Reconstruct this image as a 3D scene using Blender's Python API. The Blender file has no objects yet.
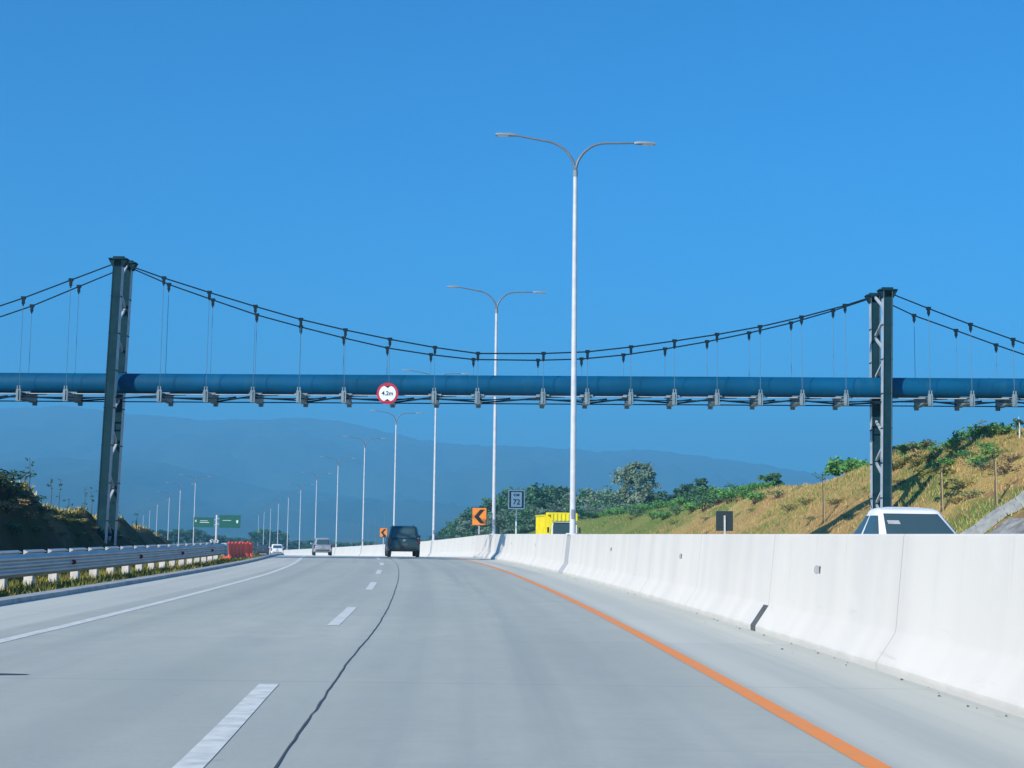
import bpy, bmesh, math, random
import numpy as np
from mathutils import Vector, Matrix, noise as mnoise

R = math.radians
S = bpy.context.scene
COL = S.collection
random.seed(7)

# ------------------------------------------------------------------ camera
F_PX, PITCH, ROLL, CAM_H = 1400.0, R(6.16), R(0.7), 1.30
_F = Vector((0, math.cos(PITCH), math.sin(PITCH)))
_R0 = Vector((1, 0, 0)); _U0 = Vector((0, -math.sin(PITCH), math.cos(PITCH)))
_RT = _R0 * math.cos(ROLL) + _U0 * math.sin(ROLL)
_UP = -_R0 * math.sin(ROLL) + _U0 * math.cos(ROLL)
cd = bpy.data.cameras.new('camera'); cam = bpy.data.objects.new('camera', cd); COL.objects.link(cam)
cd.sensor_width = 36; cd.lens = F_PX / 1024 * 36
cd.clip_start = 0.1; cd.clip_end = 40000
m3 = Matrix((_RT, _UP, -_F)).transposed()
cam.matrix_world = Matrix.Translation((0, 0, CAM_H)) @ m3.to_4x4()
S.camera = cam

# ------------------------------------------------------------------ sky, sun, exposure
SUN_EL, SUN_AHEAD = R(29), R(-51)          # low, from behind the left shoulder
L = Vector((-math.cos(SUN_EL) * math.cos(SUN_AHEAD), math.cos(SUN_EL) * math.sin(SUN_AHEAD), math.sin(SUN_EL)))
SKY_TINT = (0.05, 0.59, 1.05)               # the deep azure of this sky
w = bpy.data.worlds.new('World'); S.world = w; w.use_nodes = True
nt = w.node_tree; nt.nodes.clear()
out = nt.nodes.new('ShaderNodeOutputWorld'); bg = nt.nodes.new('ShaderNodeBackground')
sky = nt.nodes.new('ShaderNodeTexSky'); sky.sky_type = 'NISHITA'; sky.sun_disc = False
sky.sun_elevation = SUN_EL; sky.sun_rotation = math.atan2(L.x, L.y)
sky.altitude = 0; sky.air_density = 1.0; sky.dust_density = 0.3; sky.ozone_density = 3.0
hs = nt.nodes.new('ShaderNodeMix'); hs.data_type = 'RGBA'; hs.blend_type = 'MULTIPLY'
hs.inputs[0].default_value = 1.0; hs.inputs[7].default_value = (*SKY_TINT, 1)
nt.links.new(sky.outputs[0], hs.inputs[6]); nt.links.new(hs.outputs[2], bg.inputs[0])
bg.inputs[1].default_value = 0.14
nt.links.new(bg.outputs[0], out.inputs[0])
sl = bpy.data.lights.new('sun', 'SUN'); sl.energy = 5.0; sl.angle = R(0.53); sl.color = (1, 0.93, 0.84)
so = bpy.data.objects.new('sun', sl); COL.objects.link(so)
so.rotation_euler = L.to_track_quat('Z', 'Y').to_euler(); so.location = (-60, 0, 60)
S.view_settings.view_transform = 'Standard'; S.view_settings.look = 'None'
S.view_settings.exposure = 0.13; S.view_settings.gamma = 1.0; S.view_settings.use_curve_mapping = False
S.cycles.max_bounces = 6; S.cycles.volume_bounces = 1; S.cycles.transparent_max_bounces = 8
HAZE_DENSITY, HAZE_COLOR = 3.3e-4, (0.21, 0.625, 0.94)

# ------------------------------------------------------------------ helpers
def at(px, py, y):
    """world point on the sight line of photo pixel (px, py) at distance y ahead"""
    d = _F + _RT * ((px - 512) / F_PX) + _UP * ((384 - py) / F_PX)
    return Vector((0, 0, CAM_H)) + d * (y / d.y)

def tag(o, label=None, cat=None, group=None, kind=None):
    if label: o['label'] = label
    if cat: o['category'] = cat
    if group: o['group'] = group
    if kind: o['kind'] = kind
    return o

def thing(name, label, cat, loc=(0, 0, 0), rz=0.0, group=None):
    o = bpy.data.objects.new(name, None); COL.objects.link(o)
    o.empty_display_size = 0.3
    o.location = loc; o.rotation_euler = (0, 0, rz)
    return tag(o, label, cat, group)

class MB:
    def __init__(s): s.v, s.f, s.uv = [], [], {}
    def add(s, vs, fs):
        n = len(s.v); s.v += [tuple(p) for p in vs]; s.f += [tuple(i + n for i in q) for q in fs]; return s
    def box(s, c, size, rz=0.0, rx=0.0, ry=0.0):
        a, b, e = size[0] / 2, size[1] / 2, size[2] / 2
        M = Matrix.Rotation(rz, 3, 'Z') @ Matrix.Rotation(ry, 3, 'Y') @ Matrix.Rotation(rx, 3, 'X')
        vs = [Vector(c) + M @ Vector(p) for p in ((-a,-b,-e),(a,-b,-e),(a,b,-e),(-a,b,-e),(-a,-b,e),(a,-b,e),(a,b,e),(-a,b,e))]
        return s.add(vs, [(0,3,2,1),(4,5,6,7),(0,1,5,4),(1,2,6,5),(2,3,7,6),(3,0,4,7)])
    def bar(s, p, q, w, h=None, up=(0, 0, 1)):
        """rectangular bar from p to q"""
        p, q = Vector(p), Vector(q); h = h or w
        d = (q - p).normalized(); up = Vector(up)
        if abs(d.dot(up)) > .98: up = Vector((0, 1, 0))
        x = d.cross(up).normalized(); z = x.cross(d)
        o = [(-w/2,-h/2),(w/2,-h/2),(w/2,h/2),(-w/2,h/2)]
        vs = [p + x*a + z*b for a, b in o] + [q + x*a + z*b for a, b in o]
        return s.add(vs, [(0,1,2,3),(7,6,5,4),(0,4,5,1),(1,5,6,2),(2,6,7,3),(3,7,4,0)])
    def tube(s, pts, rad, n=10, caps=True):
        pts = [Vector(p) for p in pts]
        if not hasattr(rad, '__len__'): rad = [rad] * len(pts)
        rings = []; ref = None
        for i, p in enumerate(pts):
            d = (pts[min(i+1, len(pts)-1)] - pts[max(i-1, 0)]).normalized()
            if ref is None: ref = Vector((0, 0, 1)) if abs(d.z) < .9 else Vector((1, 0, 0))
            x = d.cross(ref).normalized(); y = d.cross(x); ref = -y if False else ref
            rings.append([p + (x*math.cos(2*math.pi*k/n) + y*math.sin(2*math.pi*k/n)) * rad[i] for k in range(n)])
        vs = [v for r in rings for v in r]; fs = []
        for i in range(len(pts)-1):
            for k in range(n):
                a, b = i*n+k, i*n+(k+1) % n
                fs.append((a, b, b+n, a+n))
        if caps: fs += [tuple(range(n))[::-1], tuple((len(pts)-1)*n + k for k in range(n))]
        return s.add(vs, fs)
    def disc(s, c, r, ax='y', t=0.02, n=24, sx=1.0):
        c = Vector(c); vs = []
        for sg in (-1, 1):
            for k in range(n):
                a = 2*math.pi*k/n; p = (math.cos(a)*r*sx, math.sin(a)*r)
                vs.append(c + (Vector((p[0], sg*t/2, p[1])) if ax == 'y' else Vector((sg*t/2, p[0], p[1])) if ax == 'x' else Vector((p[0], p[1], sg*t/2))))
        fs = [tuple(range(n)), tuple(range(n, 2*n))[::-1]] + [(k, k+n, (k+1) % n + n, (k+1) % n) for k in range(n)]
        return s.add(vs, fs)
    def prism(s, poly, y0, y1):
        """polygon in x,z extruded along y"""
        n = len(poly)
        vs = [(x, y0, z) for x, z in poly] + [(x, y1, z) for x, z in poly]
        return s.add(vs, [tuple(range(n)), tuple(range(n, 2*n))[::-1]] + [(k, k+n, (k+1) % n + n, (k+1) % n) for k in range(n)])
    def loft(s, rings, closed=True, caps=True):
        n = len(rings[0]); vs = [p for r in rings for p in r]; fs = []
        for i in range(len(rings)-1):
            for k in range(n if closed else n-1):
                a, b = i*n+k, i*n+(k+1) % n
                fs.append((a, a+n, b+n, b))
        if caps and closed: fs += [tuple(range(n)), tuple((len(rings)-1)*n + k for k in range(n))[::-1]]
        return s.add(vs, fs)
    def build(s, name, mat, parent=None, smooth=False, org=None, recalc=True, bevel=0.0, sub=0, auto=None):
        me = bpy.data.meshes.new(name)
        vs = s.v if org is None else [tuple(Vector(p) - Vector(org)) for p in s.v]
        me.from_pydata(vs, [], s.f)
        if recalc:
            b = bmesh.new(); b.from_mesh(me); bmesh.ops.recalc_face_normals(b, faces=b.faces); b.to_mesh(me); b.free()
        for m in (mat if isinstance(mat, (list, tuple)) else [mat]): me.materials.append(m)
        if smooth: me.polygons.foreach_set('use_smooth', [True] * len(me.polygons))
        if auto is not None:
            me.polygons.foreach_set('use_smooth', [True] * len(me.polygons)); me.set_sharp_from_angle(angle=R(auto))
        o = bpy.data.objects.new(name, me); COL.objects.link(o)
        if parent: o.parent = parent
        if bevel:
            md = o.modifiers.new('bevel', 'BEVEL'); md.width = bevel; md.segments = 2; md.limit_method = 'ANGLE'
        if sub:
            md = o.modifiers.new('sub', 'SUBSURF'); md.levels = sub; md.render_levels = sub
        return o

def set_uv(o, uvs):
    me = o.data; lay = me.uv_layers.new(name='UVMap')
    for l in me.loops: lay.data[l.index].uv = uvs[l.vertex_index]

def copy_tree(o, parent=None):
    c = o.copy(); COL.objects.link(c); c.parent = parent
    for ch in list(o.children): copy_tree(ch, c)
    return c

def text(body, size, mat, parent, loc, name='lettering', sx=1.0):
    cu = bpy.data.curves.new(name, 'FONT'); cu.body = body; cu.size = size; cu.extrude = 0.004
    cu.align_x = 'CENTER'; cu.align_y = 'CENTER'; cu.offset = size * 0.015
    tmp = bpy.data.objects.new('tmp', cu); COL.objects.link(tmp)
    bpy.context.view_layer.update()
    me = bpy.data.meshes.new_from_object(tmp.evaluated_get(bpy.context.evaluated_depsgraph_get()))
    bpy.data.objects.remove(tmp); bpy.data.curves.remove(cu)
    me.name = name; me.materials.clear(); me.materials.append(mat)
    me.transform(Matrix.Translation(loc) @ Matrix.Rotation(R(90), 4, 'X') @ Matrix.Diagonal((sx, 1, 1, 1)))
    o = bpy.data.objects.new(name, me); COL.objects.link(o); o.parent = parent
    return o

def fbm(x, y, z=0.0, oct=4):
    return mnoise.fractal(Vector((x, y, z)), 1.0, 2.0, oct)

# ------------------------------------------------------------------ materials
def mat(name, c1, c2=None, scale=3.0, rough=0.6, metal=0.0, bump=0.0, detail=6, stretch=None, lo=.35, hi=.65, spec=None, per_obj=0.0):
    m = bpy.data.materials.new(name); m.use_nodes = True
    t = m.node_tree; b = t.nodes['Principled BSDF']
    b.inputs['Roughness'].default_value = rough; b.inputs['Metallic'].default_value = metal
    if spec is not None: b.inputs['Specular IOR Level'].default_value = spec
    c2 = c2 or tuple(x * 0.86 for x in c1)
    tc = t.nodes.new('ShaderNodeTexCoord'); mp = t.nodes.new('ShaderNodeMapping')
    if stretch: mp.inputs['Scale'].default_value = stretch
    n = t.nodes.new('ShaderNodeTexNoise'); n.inputs['Scale'].default_value = scale; n.inputs['Detail'].default_value = detail
    r = t.nodes.new('ShaderNodeValToRGB')
    r.color_ramp.elements[0].position = lo; r.color_ramp.elements[1].position = hi
    r.color_ramp.elements[0].color = (*c1, 1); r.color_ramp.elements[1].color = (*c2, 1)
    t.links.new(tc.outputs['Object'], mp.inputs[0]); t.links.new(mp.outputs[0], n.inputs['Vector'])
    t.links.new(n.outputs['Fac'], r.inputs[0])
    col = r.outputs[0]
    if per_obj:
        oi = t.nodes.new('ShaderNodeObjectInfo'); mr = t.nodes.new('ShaderNodeMapRange')
        mr.inputs['To Min'].default_value = 1 - per_obj; mr.inputs['To Max'].default_value = 1 + per_obj
        h = t.nodes.new('ShaderNodeHueSaturation')
        t.links.new(oi.outputs['Random'], mr.inputs['Value']); t.links.new(mr.outputs[0], h.inputs['Value'])
        t.links.new(col, h.inputs['Color']); col = h.outputs[0]
    t.links.new(col, b.inputs['Base Color'])
    if bump:
        bp = t.nodes.new('ShaderNodeBump'); bp.inputs['Strength'].default_value = bump; bp.inputs['Distance'].default_value = 0.05
        t.links.new(n.outputs['Fac'], bp.inputs['Height']); t.links.new(bp.outputs[0], b.inputs['Normal'])
    return m

def N(t, kind, **kw):
    n = t.nodes.new(kind)
    for k, v in kw.items(): setattr(n, k, v)
    return n

def math_node(t, op, a, b=None, clamp=False):
    n = t.nodes.new('ShaderNodeMath'); n.operation = op; n.use_clamp = clamp
    for i, x in enumerate((a, b)):
        if x is None: continue
        if isinstance(x, (int, float)): n.inputs[i].default_value = x
        else: t.links.new(x, n.inputs[i])
    return n.outputs[0]

def mixc(t, fac, a, b, mode='MIX'):
    n = t.nodes.new('ShaderNodeMix'); n.data_type = 'RGBA'; n.blend_type = mode
    for s_, x in ((0, fac), (6, a), (7, b)):
        if isinstance(x, (int, float)): n.inputs[s_].default_value = x
        elif isinstance(x, tuple): n.inputs[s_].default_value = (*x, 1) if len(x) == 3 else x
        else: t.links.new(x, n.inputs[s_])
    return n.outputs[2]

def ramp(t, x, p0, p1):
    n = t.nodes.new('ShaderNodeMapRange'); n.interpolation_type = 'SMOOTHSTEP'
    n.inputs['From Min'].default_value = p0; n.inputs['From Max'].default_value = p1
    t.links.new(x, n.inputs['Value']); return n.outputs[0]

def noise_node(t, vec, scale, detail=5, rough=.55):
    n = t.nodes.new('ShaderNodeTexNoise'); n.inputs['Scale'].default_value = scale
    n.inputs['Detail'].default_value = detail; n.inputs['Roughness'].default_value = rough
    t.links.new(vec, n.inputs['Vector']); return n.outputs['Fac']

def scaled(t, vec, s3):
    n = t.nodes.new('ShaderNodeMapping'); n.inputs['Scale'].default_value = s3
    t.links.new(vec, n.inputs[0]); return n.outputs[0]

def road_material():
    m = bpy.data.materials.new('concrete_road'); m.use_nodes = True; t = m.node_tree; b = t.nodes['Principled BSDF']
    uv = N(t, 'ShaderNodeTexCoord').outputs['UV']
    sp = N(t, 'ShaderNodeSeparateXYZ'); t.links.new(uv, sp.inputs[0]); u, d = sp.outputs[0], sp.outputs[1]
    big = noise_node(t, scaled(t, uv, (.35, .09, 1)), 1.0, 6)
    mid = noise_node(t, scaled(t, uv, (1.2, .5, 1)), 1.6, 8, .65)
    fine = noise_node(t, scaled(t, uv, (14, 30, 1)), 1.0, 6, .7)
    tine = noise_node(t, scaled(t, uv, (.5, 16, 1)), 1.0, 3)
    c = mixc(t, ramp(t, big, .3, .7), (.42, .44, .37), (.50, .515, .43))
    c = mixc(t, math_node(t, 'MULTIPLY', ramp(t, mid, .35, .75), .6), c, (.37, .395, .36))
    c = mixc(t, math_node(t, 'MULTIPLY', ramp(t, fine, .4, .8), .35), c, (.55, .57, .51))
    c = mixc(t, math_node(t, 'MULTIPLY', ramp(t, tine, .5, .75), .25), c, (.31, .325, .32))
    # warmer, cleaner shoulder by the median and on the left
    sh = math_node(t, 'MAXIMUM', ramp(t, u, -2.15, -1.95), ramp(t, math_node(t, 'MULTIPLY', u, -1), 10.4, 10.7))
    c = mixc(t, math_node(t, 'MULTIPLY', sh, .7), c, (.64, .64, .55))
    lng = noise_node(t, scaled(t, uv, (1.6, .03, 1)), 1.0, 6, .6)
    c = mixc(t, math_node(t, 'MULTIPLY', ramp(t, lng, .48, .72), .40), c, (.335, .365, .34))
    slab = N(t, 'ShaderNodeTexWhiteNoise'); slab.noise_dimensions = '1D'
    t.links.new(math_node(t, 'FLOOR', math_node(t, 'ADD', math_node(t, 'DIVIDE', d, 5.0), .5)), slab.inputs['W'])
    c = mixc(t, math_node(t, 'MULTIPLY', slab.outputs['Value'], .16), c, (.33, .355, .335))
    spots = noise_node(t, scaled(t, uv, (3.0, 2.2, 1)), 1.3, 2, .5)
    c = mixc(t, math_node(t, 'MULTIPLY', ramp(t, spots, .70, .80), .35), c, (.22, .24, .235))
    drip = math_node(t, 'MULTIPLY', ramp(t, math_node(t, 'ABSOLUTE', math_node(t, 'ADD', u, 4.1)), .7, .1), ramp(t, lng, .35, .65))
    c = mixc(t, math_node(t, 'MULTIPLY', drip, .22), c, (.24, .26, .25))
    # transverse saw cuts every 5 m
    fr = math_node(t, 'FRACT', math_node(t, 'DIVIDE', d, 5.0))
    cut = math_node(t, 'LESS_THAN', math_node(t, 'ABSOLUTE', math_node(t, 'SUBTRACT', fr, .5)), .0022)
    c = mixc(t, math_node(t, 'MULTIPLY', cut, .4), c, (.1, .115, .125))
    # tyre-darkened wheel tracks
    wv = math_node(t, 'SINE', math_node(t, 'MULTIPLY', u, 3.3))
    c = mixc(t, math_node(t, 'MULTIPLY', ramp(t, wv, .2, 1.0), .10), c, (.15, .18, .20))
    t.links.new(c, b.inputs['Base Color']); b.inputs['Roughness'].default_value = .8
    bp = N(t, 'ShaderNodeBump'); bp.inputs['Strength'].default_value = .25; bp.inputs['Distance'].default_value = .02
    t.links.new(fine, bp.inputs['Height']); t.links.new(bp.outputs[0], b.inputs['Normal'])
    return m

def barrier_material():
    m = bpy.data.materials.new('white_concrete'); m.use_nodes = True; t = m.node_tree; b = t.nodes['Principled BSDF']
    uv = N(t, 'ShaderNodeTexCoord').outputs['UV']       # x: along, y: height on the wall
    sp = N(t, 'ShaderNodeSeparateXYZ'); t.links.new(uv, sp.inputs[0])
    streak = noise_node(t, scaled(t, uv, (.8, .15, 1)), 1.0, 4, .5)
    panel = noise_node(t, scaled(t, uv, (.55, .02, 1)), 1.0, 2)
    blot = noise_node(t, scaled(t, uv, (1.5, 2.5, 1)), 1.0, 7, .7)
    c = mixc(t, ramp(t, streak, .35, .75), (.71, .68, .61), (.635, .61, .555))
    c = mixc(t, math_node(t, 'MULTIPLY', ramp(t, panel, .5, .62), .22), c, (.55, .55, .53))
    c = mixc(t, math_node(t, 'MULTIPLY', ramp(t, blot, .5, .75), .4), c, (.76, .74, .68))
    run = noise_node(t, scaled(t, uv, (7.0, .5, 1)), 1.0, 5, .6)
    runm = math_node(t, 'MULTIPLY', math_node(t, 'MULTIPLY', ramp(t, run, .56, .72), ramp(t, sp.outputs[1], .35, 1.3)), .30)
    c = mixc(t, runm, c, (.46, .455, .44))
    fr = math_node(t, 'FRACT', math_node(t, 'DIVIDE', sp.outputs[0], 5.7))
    jn = math_node(t, 'LESS_THAN', math_node(t, 'ABSOLUTE', math_node(t, 'SUBTRACT', fr, .5)), .0022)
    c = mixc(t, math_node(t, 'MULTIPLY', jn, .55), c, (.28, .28, .28))
    scuff = noise_node(t, scaled(t, uv, (.9, 9, 1)), 1.0, 4, .6)
    c = mixc(t, math_node(t, 'MULTIPLY', math_node(t, 'MULTIPLY', ramp(t, scuff, .62, .72), ramp(t, sp.outputs[1], .75, .35)), .25), c, (.36, .355, .35))
    splash = math_node(t, 'MULTIPLY', ramp(t, math_node(t, 'ADD', sp.outputs[1], math_node(t, 'MULTIPLY', blot, .16)), .19, .10), .45)
    c = mixc(t, splash, c, (.42, .41, .38))
    t.links.new(c, b.inputs['Base Color']); b.inputs['Roughness'].default_value = .75
    bp = N(t, 'ShaderNodeBump'); bp.inputs['Strength'].default_value = .12; bp.inputs['Distance'].default_value = .006
    grain = noise_node(t, scaled(t, uv, (9, 12, 1)), 1.0, 6, .7)
    t.links.new(grain, bp.inputs['Height']); t.links.new(bp.outputs[0], b.inputs['Normal'])
    return m

def slope_material(name, dry, gold, green, soil, green_at=.52, far_green=None):
    m = bpy.data.materials.new(name); m.use_nodes = True; t = m.node_tree; b = t.nodes['Principled BSDF']
    o = N(t, 'ShaderNodeTexCoord').outputs['Object']
    a = noise_node(t, o, .22, 5); g = noise_node(t, scaled(t, o, (.13, .1, .2)), 1.0, 5, .6); s_ = noise_node(t, o, .5, 6, .6)
    f = noise_node(t, scaled(t, o, (3, 3, 1.2)), 1.6, 8, .75)
    c = mixc(t, ramp(t, a, .38, .62), dry, gold)
    c = mixc(t, ramp(t, s_, .55, .68), c, soil)
    c = mixc(t, ramp(t, g, green_at, green_at + .1), c, green)
    if far_green:                                     # green growth takes over along the road
        sy = N(t, 'ShaderNodeSeparateXYZ'); t.links.new(o, sy.inputs[0])
        gy_ = math_node(t, 'ADD', sy.outputs[1], math_node(t, 'MULTIPLY', a, 46))
        c = mixc(t, math_node(t, 'MULTIPLY', ramp(t, gy_, 122, 150), .85), c, far_green)
    c = mixc(t, math_node(t, 'MULTIPLY', ramp(t, f, .42, .7), .45), c, tuple(x * .5 for x in dry))
    t.links.new(c, b.inputs['Base Color']); b.inputs['Roughness'].default_value = .95
    b.inputs['Specular IOR Level'].default_value = .1
    bp = N(t, 'ShaderNodeBump'); bp.inputs['Strength'].default_value = .9; bp.inputs['Distance'].default_value = .25
    t.links.new(f, bp.inputs['Height']); t.links.new(bp.outputs[0], b.inputs['Normal'])
    return m

def leaf_material(name, c1, c2, scale=.8, per=.12):
    m = mat(name, c1, c2, scale=scale, rough=.6, detail=3, per_obj=per, lo=.3, hi=.7, spec=.25)
    t = m.node_tree; b = t.nodes['Principled BSDF']; o = t.nodes['Material Output']
    tl = t.nodes.new('ShaderNodeBsdfTranslucent'); mx = t.nodes.new('ShaderNodeMixShader'); mx.inputs[0].default_value = .25
    t.links.new(b.inputs['Base Color'].links[0].from_socket, tl.inputs['Color'])
    t.links.new(b.outputs[0], mx.inputs[1]); t.links.new(tl.outputs[0], mx.inputs[2]); t.links.new(mx.outputs[0], o.inputs['Surface'])
    return m

def glass_material():
    m = bpy.data.materials.new('tinted_glass'); m.use_nodes = True; b = m.node_tree.nodes['Principled BSDF']
    b.inputs['Base Color'].default_value = (.045, .085, .095, 1); b.inputs['Roughness'].default_value = .06
    b.inputs['Specular IOR Level'].default_value = .7
    return m

M = {}
M['road'] = road_material(); M['barrier'] = barrier_material(); M['glass'] = glass_material()
M['white_line'] = mat('white_road_paint', (.76, .76, .68), (.52, .54, .49), scale=6, rough=.65, detail=10, lo=.42, hi=.72)
M['orange_line'] = mat('orange_road_paint', (.95, .29, .05), (.78, .31, .10), scale=5, rough=.65, detail=10, lo=.42, hi=.74)
M['joint'] = mat('joint_sealant', (.07, .078, .08), scale=5, rough=.7)
M['dark_patch'] = mat('dark_road_patch', (.05, .058, .062), (.07, .08, .085), scale=4, rough=.5)
M['kerb'] = mat('kerb_concrete', (.42, .44, .43), (.28, .30, .30), scale=3, rough=.85, bump=.3)
M['concrete'] = mat('grey_concrete', (.30, .30, .28), (.14, .14, .13), scale=2.2, rough=.9, bump=.3)
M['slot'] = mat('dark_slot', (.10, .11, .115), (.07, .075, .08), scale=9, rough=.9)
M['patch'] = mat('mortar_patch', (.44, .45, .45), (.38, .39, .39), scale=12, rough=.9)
M['galv'] = mat('galvanised_steel', (.50, .53, .53), (.40, .43, .44), scale=2.5, rough=.5, metal=.25, stretch=(.4, .4, 2))
M['post'] = mat('pale_post_paint', (.66, .66, .63), (.5, .5, .48), scale=5, rough=.7)
M['red_refl'] = mat('red_reflector', (.28, .012, .02), scale=8, rough=.3)
M['pole'] = mat('pole_zinc', (.60, .61, .62), (.50, .52, .54), scale=3, rough=.4, metal=.0)
M['lamp_grey'] = mat('lamp_housing', (.24, .28, .31), scale=5, rough=.45)
M['arm'] = mat('arm_zinc_shaded', (.17, .20, .23), (.13, .16, .19), scale=3, rough=.45)  # darker than the pole: the arms' shade is put into the colour
M['lens'] = mat('lamp_lens', (.75, .78, .8), scale=5, rough=.2)
M['pipe'] = mat('blue_pipe_paint', (.0004, .066, .145), (.0008, .09, .20), scale=1.2, rough=.6, spec=.12, detail=4, stretch=(.3, 1, 1))
_t = M['pipe'].node_tree; _b = _t.nodes['Principled BSDF']; _l = _b.inputs['Base Color'].links[0].from_socket
_o = N(_t, 'ShaderNodeTexCoord').outputs['Object']
_c = mixc(_t, math_node(_t, 'MULTIPLY', ramp(_t, noise_node(_t, scaled(_t, _o, (2.5, .4, .4)), 1.0, 6, .65), .52, .72), .45), _l, (.02, .10, .16))
_c = mixc(_t, math_node(_t, 'MULTIPLY', ramp(_t, noise_node(_t, scaled(_t, _o, (.18, .5, .5)), 1.0, 3), .45, .6), .5), _c, (.0008, .06, .12))
_t.links.new(_c, _b.inputs['Base Color'])
M['tower'] = mat('tower_steel', (.006, .03, .042), (.01, .042, .055), scale=2, rough=.75, spec=.08, metal=.0)
M['flange'] = mat('pale_bridge_steel', (.46, .51, .54), (.33, .38, .42), scale=2, rough=.6)
M['cable'] = mat('dark_cable', (.008, .022, .035), scale=6, rough=.7, spec=.1)
M['hanger'] = mat('hanger_rod', (.10, .17, .23), scale=6, rough=.45)
M['cradle'] = mat('cradle_steel', (.20, .27, .30), (.13, .19, .22), scale=3, rough=.55)
M['white'] = mat('white_sign_sheet', (.78, .80, .80), (.74, .76, .77), scale=4, rough=.4)
M['red'] = mat('red_sign_sheet', (.55, .02, .05), scale=4, rough=.4)
M['black'] = mat('black_sign_sheet', (.012, .013, .016), scale=4, rough=.5)
M['orange'] = mat('orange_sign_sheet', (.85, .27, .03), (.78, .24, .03), scale=4, rough=.4)
M['green_sign'] = mat('green_sign_sheet', (.002, .11, .08), (.003, .095, .07), scale=4, rough=.45)
M['sign_back'] = mat('sign_back_sheet', (.02, .035, .04), scale=4, rough=.6)
M['plastic_red'] = mat('red_orange_plastic', (.95, .12, .07), (.80, .08, .05), scale=2, rough=.45)
M['tyre'] = mat('tyre_rubber', (.015, .015, .016), scale=9, rough=.85)
M['rim'] = mat('wheel_rim', (.35, .36, .38), scale=8, rough=.35, metal=.7)
M['plate'] = mat('dark_number_plate', (.07, .08, .085), scale=8, rough=.5)
M['tail'] = mat('tail_light_lens', (.13, .01, .012), scale=8, rough=.15)
M['head'] = mat('headlight_lens', (.7, .72, .74), scale=8, rough=.1)
M['trim'] = mat('black_trim', (.018, .019, .02), scale=8, rough=.6)
M['car_dark'] = mat('dark_teal_car_paint', (.022, .055, .065), scale=5, rough=.3)
M['car_silver'] = mat('silver_car_paint', (.42, .44, .46), scale=5, rough=.3, metal=.4)
M['car_white'] = mat('white_car_paint', (.80, .81, .82), (.78, .79, .8), scale=5, rough=.25)
M['car_grey'] = mat('grey_car_paint', (.05, .06, .07), scale=5, rough=.3)
M['yellow'] = mat('yellow_truck_paint', (.80, .70, .01), (.70, .58, .012), scale=2, rough=.45)
M['bark'] = mat('bark', (.13, .105, .08), (.08, .065, .05), scale=6, rough=.95, bump=.5)
M['pale_bark'] = mat('pale_bark', (.42, .38, .31), (.3, .26, .2), scale=6, rough=.9)
M['stake'] = mat('bamboo_stake', (.42, .32, .16), (.34, .25, .12), scale=6, rough=.8)
M['leaf_mid'] = leaf_material('leaf_mid', (.055, .165, .085), (.135, .27, .11))
M['leaf_dark'] = leaf_material('leaf_dark', (.04, .11, .07), (.085, .18, .09))
M['leaf_silver'] = leaf_material('leaf_silver', (.12, .21, .15), (.28, .35, .24))
M['leaf_bright'] = leaf_material('leaf_bright', (.10, .29, .07), (.20, .42, .11))
M['leaf_dull'] = leaf_material('leaf_dull', (.20, .21, .06), (.32, .29, .09))
M['leaf_dry'] = leaf_material('leaf_dry', (.27, .19, .10), (.36, .27, .14))
M['hill'] = slope_material('dry_slope', (.50, .33, .125), (.56, .42, .145), (.19, .27, .07), (.36, .22, .11), .50, (.19, .26, .065))
M['bank'] = slope_material('bank_earth', (.09, .075, .045), (.19, .16, .09), (.05, .08, .025), (.04, .035, .03), .5)
M['ground'] = mat('field_ground', (.07, .10, .035), (.14, .13, .05), scale=.012, rough=.95, detail=8)
M['mountain'] = mat('forest_mountain', (.025, .055, .03), (.05, .08, .035), scale=.004, rough=.95, detail=8)
M['straw'] = mat('dry_grass_blades', (.58, .44, .165), (.48, .35, .125), scale=.5, rough=.9, detail=4, spec=.1)
M['straw_b'] = mat('brown_grass_blades', (.46, .29, .13), (.52, .34, .15), scale=.5, rough=.9, detail=4, spec=.1)
M['blade'] = mat('green_grass_blades', (.17, .27, .06), (.12, .21, .045), scale=.5, rough=.9, detail=4, spec=.1)
M['blade_y'] = mat('yellow_green_grass_blades', (.20, .21, .045), (.13, .15, .03), scale=.8, rough=.9, detail=4, spec=.1)

# ------------------------------------------------------------------ the line of the road
_D = np.arange(-60, 1001, 1.0)
_SL = np.interp(_D, [-60, 0, 15, 30, 50, 80, 117, 150, 200, 300, 1000],
                [-.02, -.02, -.038, -.055, -.075, -.128, -.165, -.2, -.214, -.222, -.222])
_XB = np.concatenate([[0], np.cumsum((_SL[1:] + _SL[:-1]) / 2)])
_XB += 2.1 - np.interp(50, _D, _XB)
_ZR = np.interp(_D, [-60, 72, 82, 90, 130, 200, 300, 400, 600, 1000], [0, 0, -.04, -.15, -.80, -1.95, -3.6, -5.2, -8, -9.5])
_k = np.exp(-np.linspace(-2, 2, 13) ** 2); _k /= _k.sum()
_ZR = np.convolve(np.pad(_ZR, 6, 'edge'), _k, 'valid')
def XB(d): return float(np.interp(d, _D, _XB))
def SLP(d): return float(np.interp(d, _D, _SL))
def ZR(d): return float(np.interp(d, _D, _ZR))
def HEAD(d): return -math.atan(SLP(d))

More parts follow.
